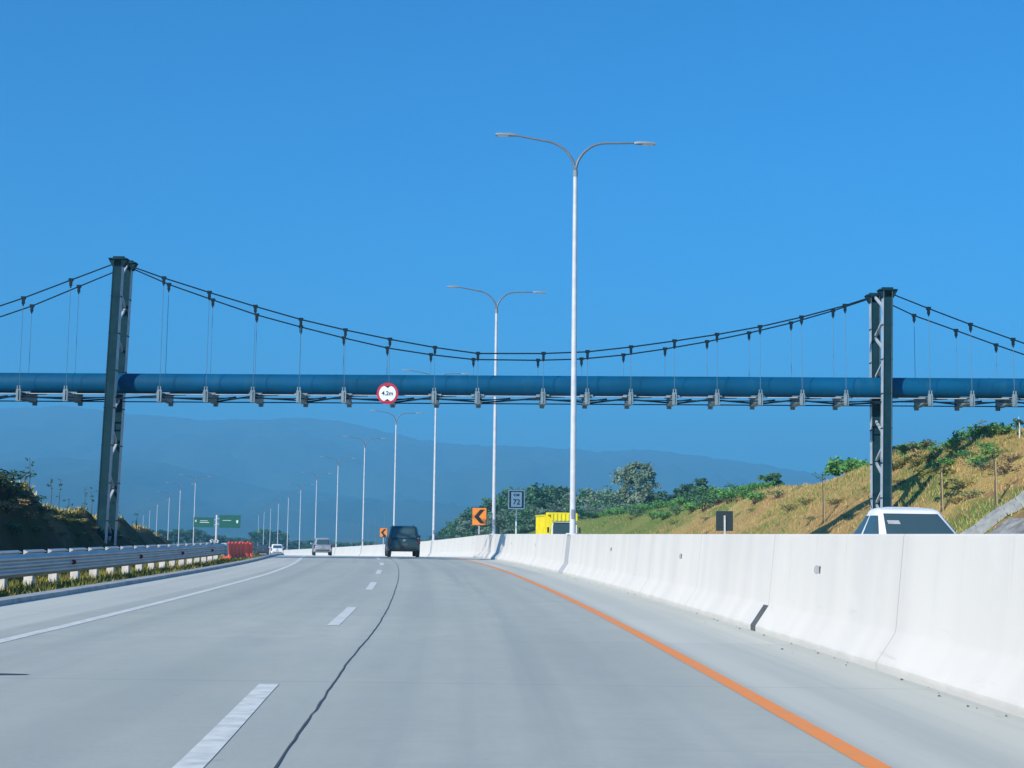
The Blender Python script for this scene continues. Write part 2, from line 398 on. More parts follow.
DS = [x for x in np.concatenate([np.arange(-14, 120, 1.5), np.arange(120, 300, 4), np.arange(300, 701, 10)])]
def u_dash(d): return float(np.interp(d, [7.5, 12, 20, 35, 48, 80], [-6.08, -6.25, -6.38, -6.53, -6.7, -6.7]))
def u_joint(d): return float(np.interp(d, [7, 14, 21, 33, 52, 80], [-5.6, -5.75, -5.75, -5.9, -6.05, -6.1]))
def strip(u0, u1, dz, ds=DS):
    mb = MB(); uv = []
    us = [u0, u1] if not hasattr(u0, '__len__') else list(u0)
    zs = dz if hasattr(dz, '__len__') else [dz] * len(us)
    for d in ds:
        for u, z in zip(us, zs):
            mb.v.append((XB(d) + u, d, ZR(d) + z)); uv.append((u, d))
    n = len(us)
    for i in range(len(ds) - 1):
        for k in range(n - 1):
            a = i*n + k; mb.f.append((a, a+1, a+n+1, a+n))
    return mb, uv

U_KERB, U_ORANGE, U_GUARD = -12.35, -2.2, -13.75
def u_edge(d): return float(np.interp(d, [20, 45, 75], [-9.95, -10.1, -10.75]))

mb, uv = strip(list(np.linspace(U_KERB, 0, 18)), 0, 0.0)
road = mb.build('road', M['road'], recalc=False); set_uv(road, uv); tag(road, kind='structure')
mb, uv = strip(list(np.linspace(0, 12.5, 8)), 0, 0.0)
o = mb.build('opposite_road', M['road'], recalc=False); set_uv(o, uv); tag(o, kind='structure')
mb = MB()
for q in DS: mb.v += [(XB(q) + u_edge(q) - .09, q, ZR(q) + .004), (XB(q) + u_edge(q) + .09, q, ZR(q) + .004)]
for i in range(len(DS) - 1): mb.f.append((2*i, 2*i+1, 2*i+3, 2*i+2))
mb.build('edge_line', M['white_line'], road, recalc=False)
mb, uv = strip(U_ORANGE - .075, U_ORANGE + .075, .004); mb.build('median_line', M['orange_line'], road, recalc=False)
d0 = 7.0
for k in range(16):                                  # broken lane line, 5 m on, 7.6 m off
    a = 7.25 + k * 12.75
    ds = np.linspace(a, a + 5.0, 6)
    mb = MB()
    for q in ds: mb.v += [(XB(q) + u_dash(q) - .085, q, ZR(q) + .004), (XB(q) + u_dash(q) + .085, q, ZR(q) + .004)]
    for i in range(5): mb.f.append((2*i, 2*i+1, 2*i+3, 2*i+2))
    mb.build('lane_dash', M['white_line'], road, recalc=False)
mb = MB(); ds = np.arange(2, 95, .25)
for d in ds:                                         # ragged lengthwise joint
    c = XB(d) + u_joint(d) + .02 * fbm(d * .25, 3) + .012 * fbm(d * 2.6, 9)
    wd = .0075 + .005 * mnoise.noise(Vector((d * 1.7, 5, 0)))
    mb.v += [(c - wd, d, ZR(d) + .005), (c + wd, d, ZR(d) + .005)]
for i in range(len(ds) - 1): mb.f.append((2*i, 2*i+1, 2*i+3, 2*i+2))
mb.build('road_joint', M['joint'], road, recalc=False)
mb = MB()                                            # long narrow dark patch by the left shoulder
pts = []
for k in range(20):
    a = 2 * math.pi * k / 20
    pts.append((-4.95 + .62 * math.cos(a) * (1 + .15 * math.sin(3*a)), 12.75 + .09 * math.sin(a) * (1 + .3 * math.sin(2*a)), .005))
mb.add(pts, [tuple(range(20))]); mb.build('dark_road_patch', M['dark_patch'], road, recalc=False)
# bits of dirt gathered at the foot of the barrier
mb = MB()
for k in range(90):
    d = random.uniform(9, 60); u = -.46 - abs(random.gauss(0, .14)); r = random.uniform(.004, .018)
    c = Vector((XB(d) + u, d, ZR(d) + r * .3))
    vs = [c + Vector((r * math.cos(a) * random.uniform(.6, 1.4), r * math.sin(a) * 1.6, 0)) for a in (0, 1.3, 2.5, 3.8, 5.1)] + [c + Vector((0, 0, r * .8))]
    mb.add(vs, [(i, (i+1) % 5, 5) for i in range(5)])
tag(mb.build('road_grit', M['bark'], recalc=False), kind='stuff')

mb, uv = strip([U_KERB + .02, U_KERB, U_KERB - .015, U_KERB - .34, U_KERB - .36], 0, [-.05, .004, .085, .09, -.05])
tag(mb.build('kerb', M['kerb'], recalc=False), kind='structure')
mb, uv = strip([12.4, 12.42, 12.8, 12.82], 0, [-.05, .15, .155, -.05])
tag(mb.build('opposite_kerb', M['kerb'], recalc=False), kind='structure')

# ------------------------------------------------------------------ ground, verges, slopes, mountains
def interp(x, t): return float(np.interp(x, [p[0] for p in t], [p[1] for p in t]))
HILL_H = [(-20, 4.7), (40, 4.9), (52, 5.25), (60, 5.8), (66, 6.25), (80, 6.0), (90, 5.0), (100, 5.1), (120, 4.6), (145, 4.5), (170, 4.0), (200, 2.6), (240, 1.0), (300, .3)]
def sstep(t): t = max(0, min(1, t)); return t * t * (3 - 2 * t)
def hill_z(X, d):
    u = X - XB(d); h = interp(d, HILL_H)
    t = (u - 14.2) / 8.2
    z = h * (.25 * sstep(t) + .75 * max(0, min(1, t))) if t > 0 else 0
    z += .35 * fbm(X * .22, d * .16, 2) * min(1, max(0, t) * 2.2) * min(1, h / 3)
    z += .10 * fbm(X * .9, d * .8, 7) * min(1, max(0, t) * 3)
    if t > 1.1: z -= (t - 1.1) * .25
    return ZR(d) + .06 + z
BANK_H = [(-20, 3.4), (20, 3.0), (45, 2.75), (60, 2.1), (75, 1.75), (90, 1.17), (100, .55), (112, 0.05), (800, 0)]
BANK_TOE = [(-20, 16.2), (45, 16.6), (56, 18.8), (800, 19.6)]
def bank_z(X, d):
    u = -(X - XB(d)); h = interp(d, BANK_H); toe = interp(d, BANK_TOE)
    t = (u - toe) / 1.6
    z = h * max(0, min(1, t)) ** .8 if t > 0 else 0
    z += .42 * fbm(X * .45, d * .3, 4) * min(1, max(0, t)) * min(1, h)
    z += .20 * fbm(X * 1.7, d * 1.4, 1) * min(1, max(0, t) * 2) * min(1, h * 1.5)
    if t > 1.3: z += (min(t, 6) - 1.3) * .07 * min(1, h)
    return ZR(d) + .03 + .04 * fbm(X * .8, d * .8, 3) + z

def field(us, ds, zf):
    mb = MB(); n = len(us)
    for d in ds:
        for u in us:
            X = XB(d) + u; mb.v.append((X, d, zf(X, d)))
    for i in range(len(ds) - 1):
        for k in range(n - 1):
            a = i*n + k; mb.f.append((a, a+1, a+n+1, a+n))
    return mb
us = list(np.arange(12.8, 26, .45)) + [27, 29, 32, 36, 42, 50, 62, 80]
tag(field(us, list(np.arange(-14, 130, .9)) + list(np.arange(130, 330, 3)) + list(np.arange(330, 701, 10)), hill_z).build('hillside', M['hill'], smooth=True, recalc=False), kind='structure')
us = [-80, -62, -50, -42, -36, -31] + list(np.arange(-28, -12.75, .35)) + [-12.7]
tag(field(us, list(np.arange(-14, 125, .7)) + list(np.arange(125, 330, 3)) + list(np.arange(330, 701, 10)), bank_z).build('roadside_bank', M['bank'], smooth=True, recalc=False), kind='structure')

def ground_z(x, y):
    near = ZR(min(max(y, -60), 1000)) - .45
    return near + 0.0
gx = sorted(set([-9000, -6000, -4000, -2500, -1600, -1000, -700, -500, -350, -250, -180, -130] + list(range(-100, 101, 20)) + [130, 180, 250, 350, 500, 700, 1000, 1600, 2500, 4000, 6000, 9000]))
gy = sorted(set([-200, -100, -60] + list(range(-40, 400, 20)) + list(range(400, 1001, 50)) + [1200, 1500, 2000, 2600, 3300, 4000, 5000, 6000, 7500, 9000]))
mb = MB()
for y in gy:
    for x in gx: mb.v.append((x, y, ground_z(x, y)))
n = len(gx)
for i in range(len(gy) - 1):
    for k in range(n - 1):
        a = i*n + k; mb.f.append((a, a+1, a+n+1, a+n))
tag(mb.build('ground', M['ground'], recalc=False), kind='structure')

def mountain(D, prof, depth, seed, rough):
    """a ridge at distance D: front slope from D-depth up to the ridge, back slope behind"""
    mb = MB(); pxs = list(range(-900, 1925, 5)); rows = [i / 26 for i in range(26)] + [1.0, 1.06, 1.2, 1.4]
    for r in rows:
        for px in pxs:
            py = interp(px, prof)
            dist = D - depth + depth * r
            X = (px - 512) / F_PX * (D - depth * .35 + depth * .35 * r)
            top = CAM_H + (535 - py + (px - 512) * .0122) / F_PX * D
            top += D * .0016 * fbm(px * .013, seed, 0, 5) * rough
            e = r if r <= 1 else 1 - (r - 1) * 1.4
            z = -10 + (top + 10) * (e ** 1.25)
            rd = 1 - abs(fbm(X / 520.0, dist / 900.0, seed, 6)) * 1.6
            z += rough * D * .022 * (rd - .4) * math.sin(min(1, e) * math.pi) ** .8
            z += rough * D * .0012 * fbm(X / 40.0, dist / 60.0, seed, 4) * min(1, e * 3)
            mb.v.append((X, dist, max(z, -11)))
    n = len(pxs)
    for i in range(len(rows) - 1):
        for k in range(n - 1):
            a = i*n + k; mb.f.append((a, a+1, a+n+1, a+n))
    return tag(mb.build('mountain', M['mountain'], smooth=True, recalc=False), kind='structure')
mountain(6400, [(-900, 430), (-300, 396), (-120, 418), (0, 408), (60, 406), (140, 413), (200, 420), (256, 421), (290, 418), (330, 420), (375, 430),
                (420, 440), (480, 446), (530, 448), (600, 452), (650, 450), (700, 456), (740, 463), (800, 470), (900, 482), (1100, 490), (1900, 470)], 2600, 3.3, 1.0)
mountain(4300, [(-900, 480), (-200, 466), (0, 462), (60, 457), (110, 462), (165, 463), (190, 470), (240, 482), (300, 492), (380, 500), (500, 508), (640, 516), (900, 522), (1900, 520)], 1500, 8.1, .8)

# the air: one even haze
mb = MB(); mb.box((0, 4300, 310), (17600, 9000, 650))
hz = mb.build('haze', None if False else bpy.data.materials.new('haze')); tag(hz, kind='stuff')
hm = hz.data.materials[0]; hm.use_nodes = True; t = hm.node_tree; t.nodes.clear()
ho = t.nodes.new('ShaderNodeOutputMaterial'); pv = t.nodes.new('ShaderNodeVolumePrincipled')
pv.inputs['Color'].default_value = (*HAZE_COLOR, 1); pv.inputs['Density'].default_value = HAZE_DENSITY
pv.inputs['Anisotropy'].default_value = 0.0
t.links.new(pv.outputs[0], ho.inputs['Volume'])

# ------------------------------------------------------------------ median barrier
LAMPS = [(573, 49), (490.5, 80), (434, 117), (393.5, 150), (360.5, 183), (337, 221), (316.5, 263), (301, 304), (288, 345), (278, 387), (271, 428), (264.5, 470), (259.5, 512)]
lamp_d = [d for _, d in LAMPS]
BAR_H = 1.36
def prof(inset_top, inset_low):
    h = BAR_H
    a = [(-.44, -.05), (-.44, .075), (-.25, .36), (-.235, .42), (-.14, h - .02), (-.12, h)]
    lft = []
    for i, (u, z) in enumerate(a):
        ins = inset_low if i < 3 else inset_top
        lft.append((min(u + ins + (.0 if ins == 0 else max(0, (-.30 - u)) * .55), -.04), z))
    rgt = [(-u, z) for u, z in a][::-1]
    return lft + rgt
secs = []
slots, pock = [], []
ds = sorted(set(list(np.arange(-14, 120, 1.0)) + list(np.arange(120, 300, 4.0)) + list(np.arange(300, 690, 10.0))))
ev = [(d, 0, 0) for d in ds if not any(a - .03 < d < b + .03 for a, b in pock + slots)]
for a, b in pock: ev += [(a, 0, 0), (a + .01, .11, .11), (b - .01, .11, .11), (b, 0, 0)]
for a, b in slots: ev += [(a, 0, 0), (a + .01, 0, .10), (b - .01, 0, .10), (b, 0, 0)]
ev.sort()
rings, uvs = [], []
for d, it, il in ev:
    pr = prof(it, il)
    rings.append([(XB(d) + u, d, ZR(d) + z) for u, z in pr])
    acc = 0; row = []
    for i, (u, z) in enumerate(pr): row.append((d, z if i < 6 else z + 3))
    uvs += row
bar = thing('concrete_barrier', 'long white concrete median barrier with flared foot beside the orange line', 'barrier', (XB(0), 0, 0))
mb = MB(); mb.loft(rings, closed=True, caps=True)
wall = mb.build('wall', M['barrier'], bar, org=bar.location, auto=28); set_uv(wall, uvs)
def d_on_bar(px, z=.9, u=-.2):
    lo, hi = 5, 300
    for _ in range(50):
        mid = (lo + hi) / 2
        p = Vector((XB(mid) + u, mid, ZR(mid) + z)) - Vector((0, 0, CAM_H))
        q = 512 + F_PX * p.dot(_RT) / p.dot(_F)
        if q > px: lo = mid
        else: hi = mid
    return lo
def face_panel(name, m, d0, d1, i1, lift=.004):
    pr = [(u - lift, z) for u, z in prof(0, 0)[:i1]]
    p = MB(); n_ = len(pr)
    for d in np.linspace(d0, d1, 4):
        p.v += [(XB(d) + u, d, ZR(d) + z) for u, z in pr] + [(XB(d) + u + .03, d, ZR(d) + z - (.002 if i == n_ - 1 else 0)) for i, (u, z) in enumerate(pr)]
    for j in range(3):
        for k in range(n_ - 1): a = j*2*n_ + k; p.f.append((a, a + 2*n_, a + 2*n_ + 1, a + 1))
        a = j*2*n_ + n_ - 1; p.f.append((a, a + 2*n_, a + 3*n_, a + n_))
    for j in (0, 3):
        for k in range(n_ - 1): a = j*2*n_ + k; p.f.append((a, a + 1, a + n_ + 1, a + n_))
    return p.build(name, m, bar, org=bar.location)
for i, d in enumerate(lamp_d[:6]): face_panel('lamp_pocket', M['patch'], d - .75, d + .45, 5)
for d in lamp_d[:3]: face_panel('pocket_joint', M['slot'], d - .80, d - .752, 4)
face_panel('drain_slot_shade', M['slot'], 19.9, 20.2, 3)  # thin panel on the face, its dark colour paints the slot's inner shade
for px, z in ((815.5, .92), (679.5, .93), (610, .95), (535, .9), (511, .9), (473.6, .9), (457, .9), (443, .9)):
    d = d_on_bar(px); zz = ZR(d) + z; k = (z - .42) / (BAR_H - .44)
    u = -.235 + .095 * k - .003
    p = MB(); c = Vector((XB(d) + u, d, zz)); vs = []
    for j in range(16):
        a = 2*math.pi*j/16; dy = .13 * math.cos(a); dz = .055 * math.sin(a)
        vs.append(c + Vector((SLP(d) * dy + dz * .1, dy, dz)))
    vs += [v + Vector((.04, 0, 0)) for v in vs]
    p.add(vs, [tuple(range(16))] + [(j, (j+1) % 16, (j+1) % 16 + 16, j + 16) for j in range(16)])
    p.build('mortar_patch', M['patch'], bar, org=bar.location)
    if px > 600:
        q = MB(); c2 = c + Vector((-.004 - SLP(d) * .17, -.17, 0)); q.box(c2, (.02, .015, .09)); q.build('lifting_notch', M['slot'], bar, org=bar.location)

# ------------------------------------------------------------------ street lamps
def lamp_arm(sg, rise):
    pts = []
    for k in range(15):
        t = k / 14
        # leaves the pole head upright, bends over, runs out almost level
        if t < .6:
            a = t / .6 * R(82); r = 1.15
            pts.append((sg * (r * (1 - math.cos(a))) , 0, 12.84 + r * math.sin(a)))
        else:
            b = pts[8] if len(pts) > 8 else pts[-1]
            s_ = (t - .6) / .4
            pts.append((sg * (1.0 + 1.25 * s_), 0, 12.84 + 1.139 + rise * s_))
    return pts
def make_lamp():
    t = thing('street_lamp', 'tmp', 'street lamp')
    p = MB(); p.tube([(0, 0, 0), (0, 0, 2), (0, 0, 8), (0, 0, 12.9)], [.11, .105, .092, .075], 14)
    p.disc((0, 0, .02), .24, 'z', .04, 12); pl_ = p.build('pole', M['pole'], t, auto=40)
    q = MB(); q.box((-.02, -.115, .7), (.09, .03, .32)); q.build('hatch', M['lamp_grey'], pl_)
    q = MB(); q.tube([(0, 0, 12.72), (0, 0, 12.95)], .088, 12); q.build('collar', M['lamp_grey'], pl_)
    for sg, rise in ((-1, .20), (1, .05)):
        a = MB(); a.tube(lamp_arm(sg, rise), [.055 - .022 * k / 14 for k in range(15)], 8)
        a.build('arm', M['arm'], t, smooth=True)
        x0, z0 = sg * 2.2, 12.84 + 1.139 + rise
        h = MB(); h.loft([[(x0 + sg * xx, y, z0 + zz) for y, zz in ((-wd, -.04), (wd, -.04), (wd * .8, hh), (-wd * .8, hh))]
                          for xx, wd, hh in ((-.08, .05, .02), (.05, .1, .045), (.25, .13, .04), (.6, .13, .03), (.68, .1, .01))])
        hd = h.build('lamp_head', M['lamp_grey'], t, auto=40)
        l = MB(); l.box((x0 + sg * .42, 0, z0 - .047), (.4, .2, .012)); l.build('lens', M['lens'], hd)
    return t
lamp0 = make_lamp()
LLAB = ['nearest tall double armed street lamp, its white pole crossing in front of the blue pipe',
        'second nearest double armed street lamp, rising beside the larger orange chevron sign',
        'third double armed street lamp, its pole just right of the dark car',
        'fourth double armed street lamp, its arms just below the round height sign',
        'fifth double armed street lamp on the median, first one left of the dark car',
        'sixth double armed street lamp, standing just right of the silver car',
        'seventh double armed street lamp, standing just left of the silver car']
for i, (px, d) in enumerate(LAMPS):
    o = lamp0 if i == 0 else copy_tree(lamp0)
    o.location = (XB(d) , d, ZR(d) + BAR_H - .005)
    if i < 6: o.location.x = XB(d)
    o.rotation_euler.z = HEAD(d)
    o['label'] = LLAB[i] if i < 7 else 'distant pale street lamp of the median row, left of the silver car'
    o['group'] = 'street lamps on the median'
    if i == 0:
        o.scale.z = 1.0
for i, (px, top, d) in enumerate([(195.5, 482, 228), (180.5, 489, 256), (169.5, 497, 290), (157.5, 504, 330), (150, 510, 374), (143.5, 515, 425)]):
    o = copy_tree(lamp0); p = at(px, top, d); b = ZR(d) + .1
    o.location = (p.x, d, b); s_ = (p.z - b) / 12.95
    o.scale = (s_, s_, s_); o.rotation_euler.z = HEAD(d)
    o['label'] = ('tallest street lamp of the row behind the guardrail, beside the green sign boards' if i == 0 else
                  'second tallest lamp of the row behind the left guardrail' if i == 1 else 'distant thin street lamp in the row beyond the left guardrail and bank')
    o['group'] = 'street lamps beyond the left guardrail'

# ------------------------------------------------------------------ pipe bridge on cables
YN, YF, YC = 63.9, 66.1, 65.0
bl = at(101, 548, YN); bl.z = ZR(64)
br = thing('pipe_bridge', 'blue pipe hung from cables between two steel towers, crossing high over the road', 'pipe bridge', (bl.x, YC, bl.z))
ORG = br.location.copy()
pa, pb = at(0, 383.2, YC), at(1024, 388.9, YC); pd = (pb - pa)
def pipe_at(X): return pa + pd * ((X - pa.x) / pd.x)
PR = .49
mb = MB(); P = [pipe_at(X) for X in np.arange(-60, 61, 4.0)]; mb.tube(P, PR, 32); mb.build('pipe', M['pipe'], br, org=ORG, auto=40)
for X in np.arange(-32.6, 32, 6.1):
    c = pipe_at(X); mb = MB(); mb.tube([c - Vector((.03, 0, 0)), c + Vector((.03, 0, 0))], PR + .010, 32)
    mb.build('weld_collar', M['pipe'], br, org=ORG, auto=40)
NEAR = [(-24, 294.5 + 26), (23.5, 298), (71, 280), (164, 278), (209.5, 292.5), (255.5, 306.5), (301, 319.5), (345.5, 330), (390, 339.3), (435, 347.5), (478, 353.5),
        (543.5, 353.5), (587.5, 351.8), (631, 347), (674.5, 341), (717, 334.5), (760, 326.7), (801.5, 317.2), (845, 305.5), (928.5, 308.5), (970.5, 324.5), (1013, 339.5), (1055, 354)]
NEAR[0] = (-24, 314)
FAR = [(-15, 322), (32, 306), (79, 286.5), (169, 284.5), (213, 300), (257, 315), (301, 327), (344, 338), (387.5, 348), (431, 354.7), (473.5, 359.5), (538, 360.3), (581.5, 359),
       (623.5, 355), (665, 349), (707, 341.7), (749, 333), (791, 323), (833, 310.8), (914, 315.5), (956, 330.5), (996, 345), (1037, 359)]
def cable(pts, y, tl, tr, ends, name='main_cable'):
    """one cable over both tower tops; returns nothing"""
    left = [p for p in pts if p[0] < tl[0]]; mid = [p for p in pts if tl[0] < p[0] < tr[0]]; right = [p for p in pts if p[0] > tr[0]]
    seq = [at(*ends[0], y)] + [at(*p, y) for p in left] + [at(*tl, y)] + [at(*p, y) for p in mid] + [at(*tr, y)] + [at(*p, y) for p in right] + [at(*ends[1], y)]
    c = MB(); c.tube(seq, .032, 8); return c.build(name, M['cable'], br, org=ORG, smooth=True)
cable(NEAR, YN, (119, 262), (887, 292), ((-420, 470), (1420, 482)))
cable(FAR, YF, (127.5, 266.5), (875, 297), ((-410, 480), (1410, 487)))
for lst, y in ((NEAR, YN), (FAR, YF)):
    for px, py in lst:
        a = at(px, py, y); c = pipe_at(a.x); low = Vector((a.x, y, c.z - PR + .1))
        h = MB(); h.tube([a - Vector((0, 0, .1)), low], .011, 6)
        ho_ = h.build('hanger', M['hanger'], br, org=ORG)
        k = MB(); k.box(a + Vector((0, 0, .01)), (.20, .12, .13)); k.box(a - Vector((0, 0, .15)), (.12, .1, .24)); k.box(a - Vector((0, 0, .31)), (.06, .06, .1))
        k.build('clamp', M['cable'], ho_, org=ORG)
nx = [at(px, py, YN).x for px, py in NEAR]
for X in nx:
    c = pipe_at(X); zb = c.z - PR
    k = MB()
    k.box((X, YC, zb - .17), (.20, 2.2, .26))
    k.box((X, YC, zb - .045 - .265), (.34, 2.2, .02)); k.box((X, YC, zb - .03), (.34, 2.2, .02))
    k.prism([(X - .3, zb - .02), (X + .3, zb - .02), (X + .3, zb + .06), (X - .3, zb + .06)], YC - .45, YC + .45)
    cr = k.build('cradle', M['cradle'], br, org=ORG)
    for y in (YN - .03, YF + .03):
        e = MB(); e.box((X, y, zb - .17), (.22, .06, .56)); e.box((X - .055, y - .01, zb + .17), (.05, .05, .2)); e.box((X + .055, y - .01, zb + .17), (.05, .05, .2)); e.box((X, y - .05, zb - .16), (.035, .06, .46))
        e.build('end_plate', M['cradle'], cr, org=ORG, bevel=.01)
def below(X, y, dz): c = pipe_at(X); return Vector((X, y, c.z - PR - dz))
mb = MB()
for y in (YN + .1, YF - .1):
    for a, b in zip(nx[:-1], nx[1:]): mb.bar(below(a, y, .25), below(b, y, .25), .05)
mb.build('bottom_chord', M['cable'], br, org=ORG)
mb = MB()
for i, (a, b) in enumerate(zip(nx[:-1], nx[1:])):
    y0, y1 = (YN + .15, YF - .15) if i % 2 else (YF - .15, YN + .15)
    mb.bar(below(a + .1, y0, .22), below(b - .1, y1, .16), .07)
    mb.bar(below(a + .1, y0, .12), below((a + b) / 2, y0 * .5 + YC * .5, .05), .06)
mb.build('wind_bracing', M['cable'], br, org=ORG)
mb = MB()
for a, b in zip(nx[:-1], nx[1:]): mb.bar(below(a, YN + .35, .06), below(b, YN + .35, .06), .12, .03)
mb.build('walkway_strip', M['flange'], br, org=ORG)

def leg_mesh(top, bot, wx, wy):
    """H section column: web across y, flanges towards -x and +x"""
    a = MB(); f = .035
    d = (top - bot)
    a.bar(bot, top, wx - .02, .16, up=(0, 1, 0))
    return a
def tower(tn, bn, tf, bf):
    tn, bn, tf, bf = (Vector(p) for p in (tn, bn, tf, bf))
    lats = [MB(), MB()]; n = 13
    T = bpy.data.objects.new('tower', None); COL.objects.link(T); T.parent = br
    for i in range(n):
        a, b = i / n, (i + 1) / n
        p, q = bn.lerp(tn, a), bf.lerp(tf, b)
        if i % 2: p, q = bf.lerp(tf, a), bn.lerp(tn, b)
        zc = (p.z + q.z) / 2
        if abs(zc - pipe_at(p.x).z) < 1.0: continue
        lat = lats[0 if zc < pipe_at(p.x).z else 1]
        lat.bar(p, q, .10, .10)
    for lat in lats: lat.build('lattice', M['flange'], T, org=ORG)
    for top, bot in ((tn, bn), (tf, bf)):
        g = MB(); wx, wy, f = .42, .42, .032
        for sx in (-1, 1):
            off = Vector((sx * (wx / 2 - f / 2), 0, 0)); g.bar(bot + off, top + off, f, wy, up=(0, 1, 0))
        g.bar(bot, top, wx - 2 * f - .004, .36, up=(0, 1, 0))
        lg = g.build('leg', [M['tower'], M['flange']], T, org=ORG)
        # pale flange sides, dark fronts: sunlit and shaded faces put into colour
        for p in lg.data.polygons:
            if abs(p.normal.x) > .9: p.material_index = 1
        for j in range(1, 8):
            c = bot.lerp(top, j / 8); k = MB(); k.box(c, (wx + .04, wy - .04, .05)); k.build('splice_plate', M['tower'], T, org=ORG)
        s_ = MB(); s_.box(top + Vector((0, 0, .03)), (.85, .5, .06)); s_.prism([(top.x - .42, top.z - .02), (top.x + .42, top.z - .02), (top.x + .26, top.z - .32), (top.x - .26, top.z - .32)], top.y - .18, top.y + .18)
        s_.box(top + Vector((0, 0, .1)), (.5, .22, .12)); s_.build('saddle', M['tower'], T, org=ORG)
    bs = MB()
    c = (bn + bf) / 2; bs.box((c.x, c.y, c.z + .12), (1.3, 3.4, .5)); bs.build('footing', M['concrete'], T, org=ORG, bevel=.03)
z0 = ZR(64)
def ground_pt(px, py, y, z): p = at(px, py, y); return Vector((p.x, y, z))
tower(at(119, 260, YN), ground_pt(100.5, 552, YN, z0), at(128, 264, YF), ground_pt(110, 552, YF, z0))
tower(at(887.3, 291, YN), ground_pt(885.2, 540, YN, z0), at(874.5, 296.5, YF), ground_pt(876, 540, YF, z0))

# ------------------------------------------------------------------ signs
sp_ = at(387.5, 393.5, YN - .34)
hs_ = thing('height_limit_sign', 'round red ringed sign reading 4.2m, fixed to the front of the blue pipe', 'road sign', tuple(sp_))
a = MB(); a.disc((0, 0, 0), .49, t=.03, n=40); a.build('ring', M['red'], hs_)
a = MB(); a.disc((0, -.018, 0), .385, t=.012, n=40); a.build('face', M['white'], hs_)
for sg in (-1, 1):
    a = MB(); a.prism([(-.19, sg * .385), (.19, sg * .385), (0, sg * .25)], -.034, -.026); a.build('arrow_mark', M['black'], hs_)
    a = MB(); a.prism([(-.21, sg * .40), (.21, sg * .40), (.23, sg * .345), (-.23, sg * .345)], -.040, -.035)
    a.build('ring_edge', M['red'], hs_)
text('4.2m', .27, M['black'], hs_, (0, -.03, 0), sx=.98)
a = MB(); a.box((0, .06, .05), (.12, .1, .8)); a.box((0, .17, .05), (.10, .22, .10)); a.build('bracket', M['cradle'], hs_)

def chevron(px, py, size, d, label, rz):
    p = at(px, py, d); zb = ZR(d) + BAR_H
    if abs(p.x - XB(d)) > 1.5: zb = ZR(d)
    t = thing('chevron_sign', label, 'road sign', (p.x, d, zb), rz, 'orange chevron signs on the median')
    zc = p.z - zb
    a = MB(); a.box((0, 0, zc), (size, .02, size * 1.2)); a.build('board', M['black'], t)
    a = MB(); a.box((0, -.013, zc), (size * .93, .006, size * 1.13)); a.build('face', M['orange'], t)
    s_ = size
    a = MB(); a.prism([(-.34*s_, zc), (.06*s_, zc + .46*s_), (.36*s_, zc + .46*s_), (-.02*s_, zc), (.36*s_, zc - .46*s_), (.06*s_, zc - .46*s_)], -.022, -.017)
    a.build('chevron_mark', M['black'], t)
    a = MB(); a.tube([(0, .04, 0), (0, .04, zc + size * .5)], .03, 8); a.build('post', M['pole'], t)
chevron(479.3, 516.5, .85, 79.5, 'orange sign with black chevron on the median, right of the dark car', .05)
chevron(383.5, 532.5, .80, 146, 'small orange chevron sign partly hidden by the dark car, its left neighbour', .1)

d = 72; p = at(516.5, 499.5, d); zb = ZR(d) + BAR_H
t = thing('kilometre_sign', 'white framed kilometre sign reading KM 72 on a thin white post above the barrier', 'road sign', (p.x, d, ZR(d)), .05)
zc = p.z - ZR(d)
a = MB(); a.box((0, 0, zc), (.86, .02, .98)); a.build('board', M['white'], t, bevel=.008)
a = MB(); a.box((0, -.013, zc), (.74, .006, .86)); a.build('border', M['black'], t)
a = MB(); a.box((0, -.018, zc), (.56, .006, .76)); a.build('face', M['white'], t)
text('KM', .19, M['black'], t, (0, -.025, zc + .22), sx=1.15); text('72', .38, M['black'], t, (0, -.025, zc - .14))
a = MB(); a.tube([(0, .04, 0), (0, .04, zc + .45)], .035, 8); a.build('post', M['white'], t)

d = 78; p = at(724.5, 521, d)
t = thing('sign_back', 'dark back of a roadside sign on a pale post, left of the white car', 'road sign', (p.x, d, ZR(d)), .05)
zc = p.z - ZR(d)
a = MB(); a.box((0, 0, zc), (.95, .02, 1.1)); a.build('board', M['sign_back'], t)
a = MB(); a.box((0, -.05, zc / 2 + .15), (.09, .06, zc + .3)); a.build('post', M['post'], t)

